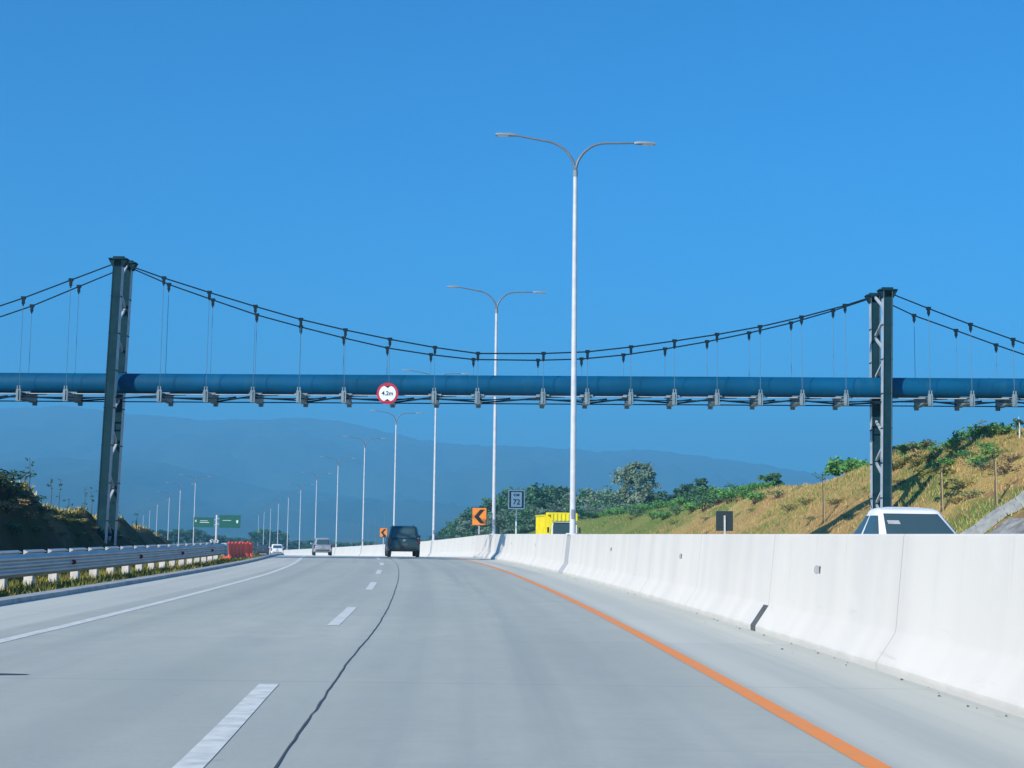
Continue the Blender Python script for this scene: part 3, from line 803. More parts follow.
d = 165; p = at(217, 516, d); gz = ZR(d)
t = thing('direction_sign', 'two green direction boards either side of a grey post beyond the guardrail', 'road sign', (p.x, d, gz))
def loc_of(px, py): q = at(px, py, d); return q.x - p.x, q.z - gz
zt = loc_of(217, 515)[1]
a = MB(); a.tube([(0, 0, 0), (0, 0, zt)], [.16, .13], 12); a.build('post', M['pole'], t)
for (x0, y0, x1, y1) in ((194, 517.3, 214, 527.2), (219.5, 515.3, 241, 527.8)):
    xa, za = loc_of(x0, y1); xb, zb2 = loc_of(x1, y0)
    a = MB(); a.box(((xa + xb) / 2, -.2, (za + zb2) / 2), (xb - xa, .05, zb2 - za)); bd = a.build('board', M['green_sign'], t)
    a = MB(); cx, cz = (xa + xb) / 2, (za + zb2) / 2
    if x0 < 200:
        a.prism([(xa + .12, cz + .15), (xa + .3, cz + .32), (xa + .3, cz), ], -.24, -.23)
        a.box((cx + .1, -.235, cz - .02), (1.1, .006, .06)); a.box((cx + .05, -.235, cz + .17), (.9, .006, .05))
    else:
        a.prism([(xb - .48, cz + .16), (xb - .26, cz + .16), (xb - .26, cz - .1), (xb - .37, cz - .22), (xb - .48, cz - .1)], -.24, -.23)
        a.box((cx - .35, -.235, cz + .12), (1.0, .006, .05))
    a.build('white_marks', M['white'], bd)
    a = MB(); a.bar((0, -.1, cz + .3), (cx, -.1, cz + .3), .07); a.bar((0, -.1, cz - .3), (cx, -.1, cz - .3), .07); a.build('arm', M['pole'], t)
a = MB()
zc = loc_of(215, 541)[1]
g = thing('gore_marker', 'small white and black arrow plates at the foot of the green sign post', 'road sign', (p.x - .1, d - .6, gz))
for sg in (-1, 1):
    b2 = MB(); b2.box((sg * .3, 0, zc), (.38, .03, .3), ry=sg * .3); b2.build('plate', M['white'], g)
    b2 = MB(); b2.prism([(sg * .16, zc + .14), (sg * .46, zc + .02), (sg * .16, zc - .13)], -.03, -.02); b2.build('arrow_mark', M['black'], g)
b2 = MB(); b2.tube([(0, .04, 0), (0, .04, zc + .2)], .04, 8); b2.build('post', M['pole'], g)

# ------------------------------------------------------------------ guardrail on the left
gr = thing('guardrail', 'grey corrugated steel guardrail on pale posts along the left verge', 'guardrail', (XB(20) + U_GUARD, 20, 0))
GO = gr.location.copy()
def gu(d): return XB(d) + U_GUARD - (.0 if d < 60 else 0)
wave = [(0, 0), (.02, .03), (.075, .07), (.075, .11), (.02, .15), (.02, .18), (.075, .22), (.075, .26), (.02, .30), (.02, .33), (.075, .37), (.075, .41), (.02, .45), (0, .48), (-.02, .48), (-.02, 0)]
rg = []
for d in np.arange(2, 63.1, 1.0):
    rg.append([(gu(d) + x, d, ZR(d) + .29 + z) for x, z in wave])
a = MB(); a.loft(rg, closed=True); a.build('beam', M['galv'], gr, org=GO, auto=50)
posts_d = list(np.arange(3, 62.5, 2.0))
for a0, b0 in zip(posts_d[:-1], posts_d[1:]):
    r2 = [[(gu(q) - .36 + x, q, ZR(q) + .60 + z * .5) for x, z in wave] for q in (a0 + .32, (a0 + b0) / 2, b0 - .12)]
    b2 = MB(); b2.loft(r2, closed=True); b2.build('rear_beam', M['galv'], gr, org=GO, auto=50)
for q in posts_d:
    b2 = MB(); b2.box((gu(q) - .13, q, ZR(q) + .31), (.2, .17, .76)); b2.build('post', M['post'], gr, org=GO, bevel=.012)
for px, d in ((70, 0), (138, 0), (180, 0), (210, 0)):
    lo, hi = 10, 70
    for _ in range(40):
        mid = (lo + hi) / 2; v = Vector((gu(mid), mid, .6 - CAM_H)); q = 512 + F_PX * v.dot(_RT) / v.dot(_F)
        if q < px: lo = mid
        else: hi = mid
    b2 = MB(); b2.disc((gu(lo) + .10, lo - .02, ZR(lo) + .53), .062, 'y', .03, 16); b2.build('reflector', M['red_refl'], gr, org=GO)
b2 = MB(); dd = 63.2; b2.box((gu(dd), dd, ZR(dd) + .5), (.3, .35, .6)); b2.build('end_cap', M['galv'], gr, org=GO, bevel=.08)

# red water filled barriers at the rail end
def water_barrier(px, d, label, rz, sc=1.0):
    p = at(px, 555, d); t = thing('plastic_barrier', label, 'road barrier', (p.x, d, ZR(d) - .02), rz, 'red plastic barriers')
    t.scale = (1, 1, .9)
    a = MB(); L2 = .5 * sc
    pr = [(-.24, 0), (.24, 0), (.24, .14), (.14, .34), (.12, .86), (.08, .9), (-.08, .9), (-.12, .86), (-.14, .34), (-.24, .14)]
    rg = []
    for x, k in ((-L2, .82), (-L2 + .05, 1), (-.22, 1), (-.2, .8), (-.1, .8), (-.08, 1), (.08, 1), (.1, .8), (.2, .8), (.22, 1), (L2 - .05, 1), (L2, .82)):
        rg.append([(x, yy * k, zz * (1 if k == 1 else .97)) for yy, zz in pr])
    a.loft(rg); a.build('body', M['plastic_red'], t, bevel=.015)
    b = MB(); b.disc((-.15, 0, .92), .05, 'z', .06, 12); b.disc((.15, 0, .92), .05, 'z', .06, 12); b.build('filler_cap', M['plastic_red'], t)
    b = MB(); b.box((0, -.2, .1), (.3, .04, .1)); b.build('foot_slot', M['joint'], t)
water_barrier(230.5, 65.8, 'red plastic road barrier nearest the guardrail end, leftmost of the three', 1.25, .8)
water_barrier(238, 66.8, 'red plastic road barrier in the middle of the three by the guardrail end', 1.15, .9)
water_barrier(245, 68.2, 'red plastic road barrier at the right end of the three, farthest from the guardrail', .9, .8)

# ------------------------------------------------------------------ cars
def car(name, label, cat, loc, rz, paint, L_=4.2, W=1.72, belt=.98, roof=1.62, hood=.95, front=(1.15, 1.75), rear=(0.1, .42), clear=.22, roof_in=.12, rear_bright=False, wheel_r=.31, bed=0.0, rack=False, group=None, round_=.03, gasket=True, inset=0.0):
    """x across, the nose towards +y, rear bumper at y=0; belt/roof heights; front=(windscreen foot, roof start) measured from the nose; rear=(foot, roof end) from the tail"""
    t = thing(name, label, cat, loc, rz, group); hw = W / 2
    def ring(y, hb, zt, zb=clear, tuck=.05):
        return [(-hb + tuck, y, zb), (-hb, y, zb + .14), (-hb, y, zt - .22), (-hb + .05, y, zt - .04), (-hb + .12, y, zt), (hb - .12, y, zt), (hb - .05, y, zt - .04), (hb, y, zt - .22), (hb, y, zb + .14), (hb - tuck, y, zb)]
    fy = L_ - front[0]
    a = MB()
    tail_top = belt if not bed else belt - .05
    a.loft([ring(0, hw - .12, tail_top - .12, clear + .1), ring(.06, hw - .05, tail_top - .03, clear + .04), ring(.3, hw, tail_top), ring(L_ * .5, hw, belt), ring(fy, hw, belt), ring(L_ - .55, hw - .02, hood), ring(L_ - .15, hw - .09, hood - .1, clear + .03), ring(L_, hw - .22, hood - .25, clear + .1)])
    # greenhouse
    y_r0, y_r1 = bed + rear[0], bed + rear[1]; y_f0, y_f1 = fy, L_ - front[1]
    wi, wo = hw - .02, hw - roof_in - .02
    body = a.build('body', paint, t, bevel=.03, auto=50)
    zb, zt = belt - .03, roof - .13
    e_ = 6.0; ed = [math.copysign((1 - abs(q) ** e_) ** (1 / e_), 1) for q in (0,)]
    top = .8909
    fa = np.linspace(-top, top, 27); fb = np.linspace(-top, top, 45)
    plan = [(x, (1 - abs(x) ** e_) ** (1 / e_)) for x in fa] + [((1 - abs(y) ** e_) ** (1 / e_), y) for y in fb[::-1][1:]] + \
           [(x, -(1 - abs(x) ** e_) ** (1 / e_)) for x in fa[::-1][1:]] + [(-(1 - abs(y) ** e_) ** (1 / e_), y) for y in fb[1:-1]]
    def cab_ring(k, ins=0.0, z=None, shr=1.0):
        wd = (wi + (wo - wi) * k - ins) * shr; ya = y_r0 + (y_r1 - y_r0) * k + ins * 1.5; yb = y_f0 + (y_f1 - y_f0) * k - ins * 2.0
        yc, hy = (ya + yb) / 2, (yb - ya) / 2 * shr
        zz = zb + (zt - zb) * k if z is None else z
        return [(px_ * wd, yc + py_ * hy, zz) for px_, py_ in plan]
    ks = [0, .04, .08] + list(np.linspace(.14, .94, 9)) + [1.0]
    rg = [cab_ring(k) for k in ks]
    for ph in (20, 40, 60, 78, 90): rg.append(cab_ring(1.0, .20 * (1 - math.cos(R(ph))), zt + .115 * math.sin(R(ph))))
    rg.append(cab_ring(1.0, .22, roof - .004, .75)); rg.append(cab_ring(1.0, .22, roof, .4))
    cb = MB(); cb.loft(rg, closed=True, caps=True); cb.build('cabin', paint, t, auto=60)
    n_ = len(plan)
    def pane(name, test, off=.006):
        q = MB(); used_ = {}
        for i in range(len(ks) - 1):
            km = (ks[i] + ks[i + 1]) / 2
            for j in range(n_):
                j2 = (j + 1) % n_; ax = (plan[j][0] + plan[j2][0]) / 2; by = (plan[j][1] + plan[j2][1]) / 2
                if not test(ax, by, km): continue
                idx = []
                for ii, jj in ((i, j), (i + 1, j), (i + 1, j2), (i, j2)):
                    if (ii, jj) not in used_:
                        p = Vector(rg[ii][jj]); nx_ = Vector((plan[jj][0] ** 5 if plan[jj][0] > 0 else -abs(plan[jj][0]) ** 5, plan[jj][1] ** 5 if plan[jj][1] > 0 else -abs(plan[jj][1]) ** 5, .35)).normalized()
                        used_[(ii, jj)] = len(q.v); q.v.append(tuple(p + nx_ * off))
                    idx.append(used_[(ii, jj)])
                q.f.append(tuple(idx))
        if q.f: return q.build(name, M['glass'], t, smooth=True)
    lo_, hi_ = .10, .97
    pane('windscreen', lambda a_, b_, k: b_ > abs(a_) and abs(a_) < .83 and k > .03 and k < 1.0)
    pane('rear_window', lambda a_, b_, k: -b_ > abs(a_) and abs(a_) < .78 and lo_ < k < .96)
    for sd in (-1, 1):
        for f0, f1 in ((-.80, -.18), (-.06, .80)):
            pane('side_window', lambda a_, b_, k: a_ * sd > abs(b_) * .99 and f0 + (k * .10 if f0 < -.5 else 0) < b_ < f1 and lo_ < k < .95)
    for sx in (-1, 1):
        for wy in (.82, L_ - .82):
            q = MB(); q.disc((sx * (hw - .11), wy, wheel_r), wheel_r, 'x', .22, 24); wh = q.build('wheel', M['tyre'], t, bevel=.03)
            q = MB(); q.disc((sx * (hw + .003), wy, wheel_r), wheel_r * .62, 'x', .02, 20); q.build('rim', M['rim'], wh)
        q = MB(); q.box((sx * (hw - .09), .05, belt - .18), (.17, .09, .34)); q.build('tail_light', M['tail'], t, bevel=.02)
        q = MB(); q.box((sx * (hw - .24), L_ - .13, hood - .27), (.32, .16, .17)); q.build('headlight', M['head'], t, bevel=.03)
        q = MB(); q.box((sx * (hw + .09), fy - .28, belt + .08), (.2, .12, .15)); q.build('side_mirror', paint, t, bevel=.03)
    q = MB(); q.box((0, .02, clear + .22), (W - .2, .12, .22)); q.build('rear_bumper', paint, t, bevel=.03)
    q = MB(); q.box((0, L_ - .02, clear + .22), (W - .4, .12, .2)); q.build('front_bumper', paint, t, bevel=.03)
    q = MB(); q.box((0, -.005 if not bed else -.02, belt - .38), (.42, .02, .13)); q.build('number_plate', M['plate'], t)
    q = MB(); q.disc((0, -.012, belt - .14), .07, 'y', .02, 16, 1.4); q.build('badge', M['rim'], t)
    q = MB(); q.box((0, -.03, clear + .2), (W - .5, .06, .09)); q.build('bumper_insert', M['trim'], t)
    
    q = MB(); q.box((0, L_ * .5, clear + .03), (W - .35, L_ - .5, .1)); q.build('underbody', M['trim'], t)
    if rack:
        for sx in (-1, 1):
            q = MB(); q.bar((sx * (wo - .16), y_r1 + .35, roof + .005), (sx * (wo - .16), y_f1 - .45, roof + .005), .03); q.build('roof_rail', M['trim'], t)
    return t
def place(px, d, back=0.0):
    X = (px - 512) / F_PX * d
    return (X, d, ZR(d) + .004)
car('dark_car', 'dark teal sport utility car seen from behind in our lane under the bridge', 'car', place(406.8, 80.5), HEAD(82), M['car_dark'], L_=4.4, W=1.86, belt=1.1, roof=1.80, hood=1.05, front=(1.2, 1.9), rear=(.02, .36), clear=.34, roof_in=.14, wheel_r=.37, rack=True)
car('silver_car', 'silver people carrier seen from behind, driving ahead left of the dark car', 'car', place(326.3, 128), HEAD(128), M['car_silver'], L_=4.2, W=1.70, belt=.98, roof=1.62, front=(.95, 1.7), rear=(.02, .34), clear=.30, wheel_r=.33)
car('white_car', 'small far off white hatchback seen from behind, right of a darker car', 'car', place(281, 192), HEAD(192), M['car_white'], L_=3.8, W=1.7, belt=.95, roof=1.5, front=(.9, 1.6), rear=(.02, .4), wheel_r=.3)
car('grey_car', 'far off dark car at the left of the small white hatchback', 'car', place(267, 204), HEAD(204), M['car_grey'], L_=4.4, W=1.75, belt=.95, roof=1.48, front=(1.1, 1.9), rear=(.5, 1.1), wheel_r=.3)
# oncoming white pickup behind the barrier
d = 23.6
wc = car('white_pickup', 'white oncoming car behind the barrier at the right, only roof and windows showing', 'car', (XB(25.5) + 3.36, 28.4, 0.004), math.pi + HEAD(26) + .05, M['car_white'], L_=5.0, W=1.82, belt=1.14, roof=1.90, hood=1.06, front=(1.25, 2.15), rear=(.0, .85), bed=1.35, clear=.3, roof_in=.27, wheel_r=.37, round_=.05, gasket=False, inset=.035)

def wlocal(x, f):        # on the windscreen of the white car: x across, f up the glass
    y0, y1 = 5.0 - 1.25, 5.0 - 2.15; z0_, z1_ = 1.14 - .03, 1.90 - .13
    return Vector((x, y0 + (y1 - y0) * f, z0_ + (z1_ - z0_) * f))
q = MB(); a_, b_, c_, d_ = wlocal(.30, .70), wlocal(.52, .70), wlocal(.52, .80), wlocal(.30, .80); nn = Vector((0, .75, .6)).normalized()
q.add([v + nn * k for k in (.012, .004) for v in (a_, b_, c_, d_)], [(0, 1, 2, 3), (7, 6, 5, 4), (0, 4, 5, 1), (1, 5, 6, 2), (2, 6, 7, 3), (3, 7, 4, 0)])
q.build('windscreen_patch', M['patch'], wc)  # thin pale rectangle high on the glass
for x0, x1 in ((.55, -.02), (-.1, -.62)):
    q = MB(); q.bar(wlocal(x0, .03) + nn * .02, wlocal(x1, .17) + nn * .02, .02); q.build('wiper', M['trim'], wc)
q = MB(); q.tube([(.55, 2.35, 1.88), (.55, 2.2, 2.1)], .008, 6); q.build('aerial', M['trim'], wc)
# ------------------------------------------------------------------ yellow tipper truck
d = 100
X0 = (565.5 - 512) / F_PX * d
tr = thing('tipper_truck', 'yellow tipper truck coming towards us behind the barrier, left of the nearest lamp pole', 'truck', (X0, d, ZR(d)), math.pi + HEAD(100) - .01)
tr.scale = (1, 1, 1.15)
# nose at +y (local), so it faces the camera
W = 1.95
a = MB()
a.loft([[(-W/2 + .03, y, zb_), (W/2 - .03, y, zb_), (W/2, y, .9), (W/2, y, 1.35), (wt, y, zt_), (-wt, y, zt_), (-W/2, y, 1.35), (-W/2, y, .9)]
        for y, zb_, wt, zt_ in ((-1.5, .55, .86, 2.2), (-.3, .5, .86, 2.28), (-.02, .5, .84, 2.26), (.08, .55, .9, 1.42))])
a.build('cab', M['yellow'], tr, bevel=.04, auto=40)
a = MB(); a.add([(-.80, .085, 1.48), (.80, .085, 1.48), (.76, .015, 2.19), (-.76, .015, 2.19), (-.80, .05, 1.48), (.80, .05, 1.48), (.76, -.02, 2.19), (-.76, -.02, 2.19)], [(0,1,2,3),(7,6,5,4),(0,4,5,1),(1,5,6,2),(2,6,7,3),(3,7,4,0)])
a.build('windscreen', M['glass'], tr)
a = MB(); a.box((0, .05, 2.25), (1.74, .16, .06)); a.build('sun_visor', M['white'], tr)
for sx in (-1, 1):
    a = MB(); a.box((sx * .86, .07, 1.76), (.09, .06, .62)); a.build('pillar', M['white'], tr)
    a = MB(); a.box((sx * .62, .09, .95), (.36, .05, .2)); a.build('headlight', M['head'], tr)
    a = MB(); a.box((sx * 1.13, -.05, 1.75), (.14, .06, .34)); a.build('side_mirror', M['trim'], tr)
    for y in (-.75, -3.6):
        a = MB(); a.disc((sx * .8, y, .42), .42, 'x', .26, 24); wh = a.build('wheel', M['tyre'], tr)
        a = MB(); a.disc((sx * .935, y, .42), .24, 'x', .02, 20); a.build('rim', M['rim'], wh)
a = MB(); a.box((0, .1, .6), (1.85, .14, .26)); a.build('bumper', M['trim'], tr)
a = MB(); a.box((0, -2.8, .75), (.9, 5.2, .2)); a.build('chassis', M['trim'], tr)
BW = 2.2
a = MB()
a.box((-BW/2 + .03, -3.7, 1.75), (.06, 4.0, 1.9)); a.box((BW/2 - .03, -3.7, 1.75), (.06, 4.0, 1.9)); a.box((0, -5.67, 1.7), (BW - .14, .06, 1.8)); a.box((0, -3.7, .95), (BW - .13, 3.9, .1))
a.box((0, -1.72, 1.9), (BW - .14, .06, 1.9))
for sx in (-1, 1):
    for y in np.arange(-5.5, -1.7, .62): a.box((sx * (BW/2 + .035), y, 1.75), (.065, .09, 1.8))
    a.box((sx * (BW/2 + .036), -3.7, 2.66), (.06, 4.04, .1))
bd = a.build('cargo_body', M['yellow'], tr)
a = MB(); a.box((0, -.75, 2.72), (1.9, 1.9, .05)); a.box((0, .18, 2.52), (1.92, .06, .44))
for x in np.linspace(-.86, .86, 7): a.box((x, .23, 2.56), (.09, .05, .46)); a.box((x, -.75, 2.77), (.07, 1.85, .05))
a.build('canopy', M['yellow'], tr)

# ------------------------------------------------------------------ plants
def leaves(mb, c, r, n, size, flat=.8, rng=random):
    for _ in range(n):
        v = Vector((rng.gauss(0, 1), rng.gauss(0, 1), rng.gauss(0, 1))).normalized() * (r * rng.random() ** .4)
        v.z *= flat; p = Vector(c) + v
        a = Vector((rng.gauss(0, 1), rng.gauss(0, 1), rng.gauss(0, .7))).normalized()
        b = a.cross(Vector((rng.gauss(0, 1), rng.gauss(0, 1), rng.gauss(0, 1)))).normalized()
        s_ = size * rng.uniform(.6, 1.3)
        mb.add([p - a*s_*.5, p + b*s_*.28, p + a*s_*.5, p - b*s_*.28], [(0, 1, 2, 3)])

def make_tree(name, label, cat, H, CR, leafm, barkm, seed, n_limb=9, clump=26, leaf=.32, crown_lo=.28, group=None, shape='round', per=40):
    rng = random.Random(seed)
    t = thing(name, label, cat, (0, 0, 0), 0, group)
    tk = MB(); tr_top = H * .72
    pts = [(0, 0, -.3)] + [(.12 * H * .1 * rng.gauss(0, 1) * k / 5, .1 * H * .1 * rng.gauss(0, 1) * k / 5, tr_top * k / 5) for k in range(1, 6)]
    r0 = .022 * H + .03
    tk.tube(pts, [r0 * 1.2] + [r0 * (1 - .16 * k) for k in range(1, 6)], 8)
    cl = []
    for k in range(n_limb):
        f = crown_lo + (1 - crown_lo) * (k + rng.random()) / n_limb
        z0 = H * f * .72; a = k * 2.4 + rng.uniform(-.5, .5)
        if shape == 'cone': rr = CR * (1.08 - f) ** .8
        elif shape == 'column': rr = CR * (.55 + .5 * math.sin(math.pi * f))
        else: rr = CR * math.sqrt(max(.12, 1 - (abs(f - .55) / .55) ** 2.2))
        rr *= rng.uniform(.65, 1.05)
        e = Vector((math.cos(a) * rr, math.sin(a) * rr, min(H * .95, H * f + rng.uniform(-.05, .05) * H)))
        s0 = Vector((0, 0, min(z0, tr_top * .95)))
        tk.tube([s0, s0.lerp(e, .5) + Vector((0, 0, -.03 * H)), e], [r0 * .45, r0 * .28, r0 * .1], 5)
        cl += [e, s0.lerp(e, .62)]
    cl += [Vector((rng.gauss(0, CR * .22), rng.gauss(0, CR * .22), H * rng.uniform(.82, .97))) for _ in range(max(2, n_limb // 3))]
    tk.build('trunk', barkm, t, smooth=True)
    cr = MB()
    for c in cl:
        for _ in range(3):
            q = c + Vector((rng.gauss(0, CR * .13), rng.gauss(0, CR * .13), rng.gauss(0, H * .03)))
            leaves(cr, q, CR * rng.uniform(.16, .30), per // 2, leaf, .75, rng)
    cr.build('crown', leafm, t, recalc=False)
    return t

def make_shrub(name, label, cat, H, Rr, leafm, seed, n=220, leaf=.28, group=None):
    rng = random.Random(seed); t = thing(name, label, cat, (0, 0, 0), 0, group)
    s_ = MB(); f = MB()
    for k in range(9):
        a = k * 2.4; r = Rr * rng.uniform(.2, .85); e = Vector((math.cos(a) * r, math.sin(a) * r, H * rng.uniform(.45, .92)))
        s_.tube([(0, 0, -.1), e * .5 + Vector((0, 0, .1 * H)), e], [.03, .02, .01], 5)
        leaves(f, e, Rr * rng.uniform(.28, .5), n // 9, leaf, .8, rng)
    s_.build('stem', M['bark'], t); f.build('foliage', leafm, t, recalc=False)
    return t

def hit(px, py, zf, d0=30, d1=320):
    """where the sight line of a pixel meets a slope"""
    d = d0
    while d < d1:
        p = at(px, py, d)
        if p.z < zf(p.x, d): return Vector((p.x, d, zf(p.x, d)))
        d += .4
    p = at(px, py, d1); return Vector((p.x, d1, zf(p.x, d1)))

def spread(proto, items, group=None, labels=None):
    for i, (loc, sc, rz) in enumerate(items):
        o = proto if i == 0 else copy_tree(proto)
        o.location = loc; o.scale = sc if hasattr(sc, '__len__') else (sc, sc, sc); o.rotation_euler.z = rz
        if group: o['group'] = group
        if labels: o['label'] = labels[i] if not isinstance(labels, str) else labels

# the big silvery tree left of the slope
def stand(px, top, d, zf=hill_z):
    X = (px - 512) / F_PX * d; b = zf(X, d) - .05; h = at(px, top, d).z - b
    return Vector((X, d, b)), h
b, h = stand(637, 465, 152)
t = make_tree('broadleaf_tree', 'tall silvery green open crowned tree standing highest, right of the nearest lamp pole', 'tree', h, h * .40, M['leaf_silver'], M['pale_bark'], 5, n_limb=22, per=64, leaf=.34, crown_lo=.12)
t.location = b
# roadside wood right of the bend: individual trees
WOOD = [(468, 513, 262, 0), (482, 506, 256, 1), (496, 500, 250, 0), (509, 495, 246, 1), (522, 490, 238, 0), (534, 488, 242, 1), (545, 487, 228, 0), (556, 491, 232, 2), (566, 488, 222, 1),
        (581, 494, 214, 2), (592, 491, 208, 0), (603, 489, 202, 2), (613, 493, 196, 0), (624, 492, 188, 2), (476, 518, 236, 2), (500, 511, 222, 2), (526, 508, 212, 0), (549, 505, 204, 2), (577, 507, 196, 0), (600, 507, 182, 2), (590, 512, 172, 0), (655, 492, 176, 0), (667, 494, 172, 1), (448, 527, 300, 1), (458, 522, 285, 0)]
protos = []
WLAB = 'bushy green tree in the wood behind the kilometre sign and yellow truck'
for k, (m_, sd) in enumerate(((M['leaf_mid'], 11), (M['leaf_dark'], 12), (M['leaf_silver'], 13))):
    protos.append(make_tree('roadside_tree', WLAB, 'tree', 8.0, 3.3, m_, M['bark'], sd, n_limb=13, per=44, leaf=.5, crown_lo=.08))
used = set(); rng = random.Random(3)
for px, top, d, k in WOOD:
    b, h = stand(px, top, d)
    o = protos[k] if k not in used else copy_tree(protos[k]); used.add(k)
    o.location = b; s_ = h / 8.0; wdt = max(.8, s_) * rng.uniform(.95, 1.2); o.scale = (wdt, wdt, s_); o.rotation_euler.z = rng.uniform(0, 6.28)
    o['label'] = WLAB if k == 0 else 'dark green dense tree in the wood behind the kilometre sign and yellow truck' if k == 1 else 'pale silvery tree in the wood beside the nearest lamp pole'
    o['group'] = 'trees of the wood right of the bend'
# trees on the plateau
PLAT = [(679, 490, 168, 1), (690, 486, 164, 1), (704, 480.5, 160, 1), (712, 486, 158, 0), (724, 489, 156, 0), (735, 488, 150, 1), (746, 487, 146, 0), (757, 485, 142, 1), (766, 484, 138, 0)]
pp = [make_tree('hilltop_tree', 'dark tree', 'tree', 4.0, 1.5, m_, M['bark'], sd, n_limb=11, per=36, leaf=.34, crown_lo=.12, shape='cone') for m_, sd in ((M['leaf_mid'], 21), (M['leaf_dark'], 22))]
used = set()
for px, top, d, k in PLAT:
    X = (px - 512) / F_PX * d; X = max(X, XB(d) + 24); px_d = X * F_PX / (px - 512); d = px_d if abs(px_d - d) < 40 else d
    b, h = stand(px, top, d); o = pp[k] if k not in used else copy_tree(pp[k]); used.add(k)
    o.location = b; s_ = max(.35, h / 4.0); o.scale = (max(s_, .8), max(s_, .8), s_); o.rotation_euler.z = rng.uniform(0, 6.28)
    o['label'] = ('small mid green tree in the row along the top of the grassy slope' if k == 0 else 'small dark pointed tree in the row along the top of the grassy slope')
    o['group'] = 'trees along the slope top'
b, h = stand(772, 474, 116)
t = make_tree('round_tree', 'single small round tree at the left end of the bare brown slope', 'tree', h, h * .42, M['leaf_mid'], M['bark'], 31, n_limb=12, per=46, leaf=.25, crown_lo=.2); t.location = b
# bushy tree left of the right tower
b, h = stand(848.5, 461, 92)
t = make_tree('umbrella_tree', 'bushy bright green spreading tree on the slope, left of the right tower', 'tree', h, 1.5, M['leaf_bright'], M['bark'], 33, n_limb=13, per=50, leaf=.26, crown_lo=.55); t.location = b
# young trees on the slope with stakes
def sapling(px, foot, top, label, leafm, crown, seed, stake=True, zf=hill_z, nleaf=60, barkm='bark'):
    p = hit(px, foot, zf); h = at(px, top, p.y).z - p.z
    rng = random.Random(seed); t = thing('sapling', label, 'young tree', tuple(p), 0, 'young trees on the slopes')
    a = MB(); a.tube([(0, 0, -.1), (.03, 0, h * .5), (0, .02, h * .97)], [.035, .028, .015], 6); a.build('stem', M[barkm], t)
    f = MB()
    for k in range(5): leaves(f, (rng.gauss(0, crown * .5), rng.gauss(0, crown * .5), h - crown * .5 + rng.gauss(0, crown * .3)), crown * .5, nleaf // 5, crown * .38, .7, rng)
    f.build('foliage', leafm, t, recalc=False)
    if stake:
        a = MB(); a.tube([(.09, -.05, -.1), (.06, -.05, h * .8)], .03, 6); a.build('stake', M['stake'], t)
sapling(941, 514, 461, 'young tree with broad yellowish leaves and a bamboo stake, right of the right tower', M['leaf_dull'], .75, 1, nleaf=110)
sapling(995, 508, 448, 'slender young tree with a tall bamboo stake near the stone apron', M['leaf_dull'], .4, 2, nleaf=50)
sapling(823, 524, 472, 'slender sapling with a bare stake and small tuft, left of the bushy bright green tree', M['leaf_mid'], .42, 3, nleaf=50)
sapling(1019.5, 440, 416, 'pale trunked little tree at the top right corner of the slope', M['leaf_dark'], .55, 4, stake=False, nleaf=80, barkm='post')
# shrubs along the crest
sh = [make_shrub('shrub', 'shrub', 'shrub', 1.5, 1.1, m_, sd, n=300, leaf=.24) for m_, sd in ((M['leaf_bright'], 41), (M['leaf_mid'], 42), (M['leaf_dull'], 43))]
used = set(); rng = random.Random(9)
SHR = [(x, 'left') for x in range(604, 768, 9)] + [(x, 'left2') for x in range(640, 760, 13)] + [(x, 'right') for x in range(896, 1016, 6)] + [(x, 'right2') for x in range(896, 1000, 9)]
def crest_d(px, uc):
    lo, hi = 40, 260
    for _ in range(50):
        mid = (lo + hi) / 2
        if (px - 512) / F_PX * mid - XB(mid) < uc: lo = mid
        else: hi = mid
    return lo
for px, g_ in SHR:
    px += rng.uniform(-3, 3); uc = {'left': 23.0, 'left2': 20.6, 'right': 22.6, 'right2': 20.9}[g_] + rng.uniform(-.6, .6)
    d = crest_d(px, uc); X = (px - 512) / F_PX * d; k = rng.choice((0, 0, 1)) if not g_.startswith('right') else rng.choice((0, 0, 0, 2))
    o = sh[k] if k not in used else copy_tree(sh[k]); used.add(k)
    s_ = rng.uniform(.6, 1.0) * (.6 if g_.startswith('right') else 1.0)
    o.location = (X, d, hill_z(X, d) - .1); o.scale = (s_ * 1.2, s_ * 1.2, s_ * rng.uniform(.7, 1.0)); o.rotation_euler.z = rng.uniform(0, 6.28)
    o['label'] = (('bright green low shrub' , 'mid green low shrub', 'yellowish low shrub')[k] + (' on the green crest left of the brown slope' if not g_.startswith('right') else ' along the crest right of the right tower'))
    o['group'] = 'shrubs along the slope crest'
for k in range(3):
    if k not in used: bpy.data.objects.remove(sh[k])
# weeds scattered over the slope
WEED = [(662, 513), (690, 510), (715, 505), (738, 502), (706, 520), (752, 512), (778, 498), (790, 512), (806, 505), (835, 505), (846, 518), (812, 521), (925, 486), (964, 490), (972, 500), (985, 470), (1005, 478), (1012, 462), (968, 458), (632, 520), (675, 524), (955, 505), (900, 485)]
wd_ = [make_shrub('slope_weed', 'weed', 'wild plant', .8, .75, m_, sd, n=240, leaf=.13) for m_, sd in ((M['leaf_mid'], 81), (M['leaf_dull'], 82), (M['leaf_dry'], 83))]
rng = random.Random(21)
for i, (px, py) in enumerate(WEED):
    k = i % 3 if i < 3 else rng.choice((0, 0, 1, 1, 2))
    o = wd_[k] if i < 3 else copy_tree(wd_[k]); s_ = rng.uniform(.45, 1.0)
    o.location = hit(px, py, hill_z) - Vector((0, 0, .08)); o.scale = (s_ * 1.4, s_ * 1.4, s_ * .7); o.rotation_euler.z = rng.uniform(0, 6.28)
    o['label'] = ('green leafy weed', 'olive leafy weed', 'dry brown weed')[k] + ' growing on the sunlit slope behind the barrier'
    o['group'] = 'weeds on the right slope'
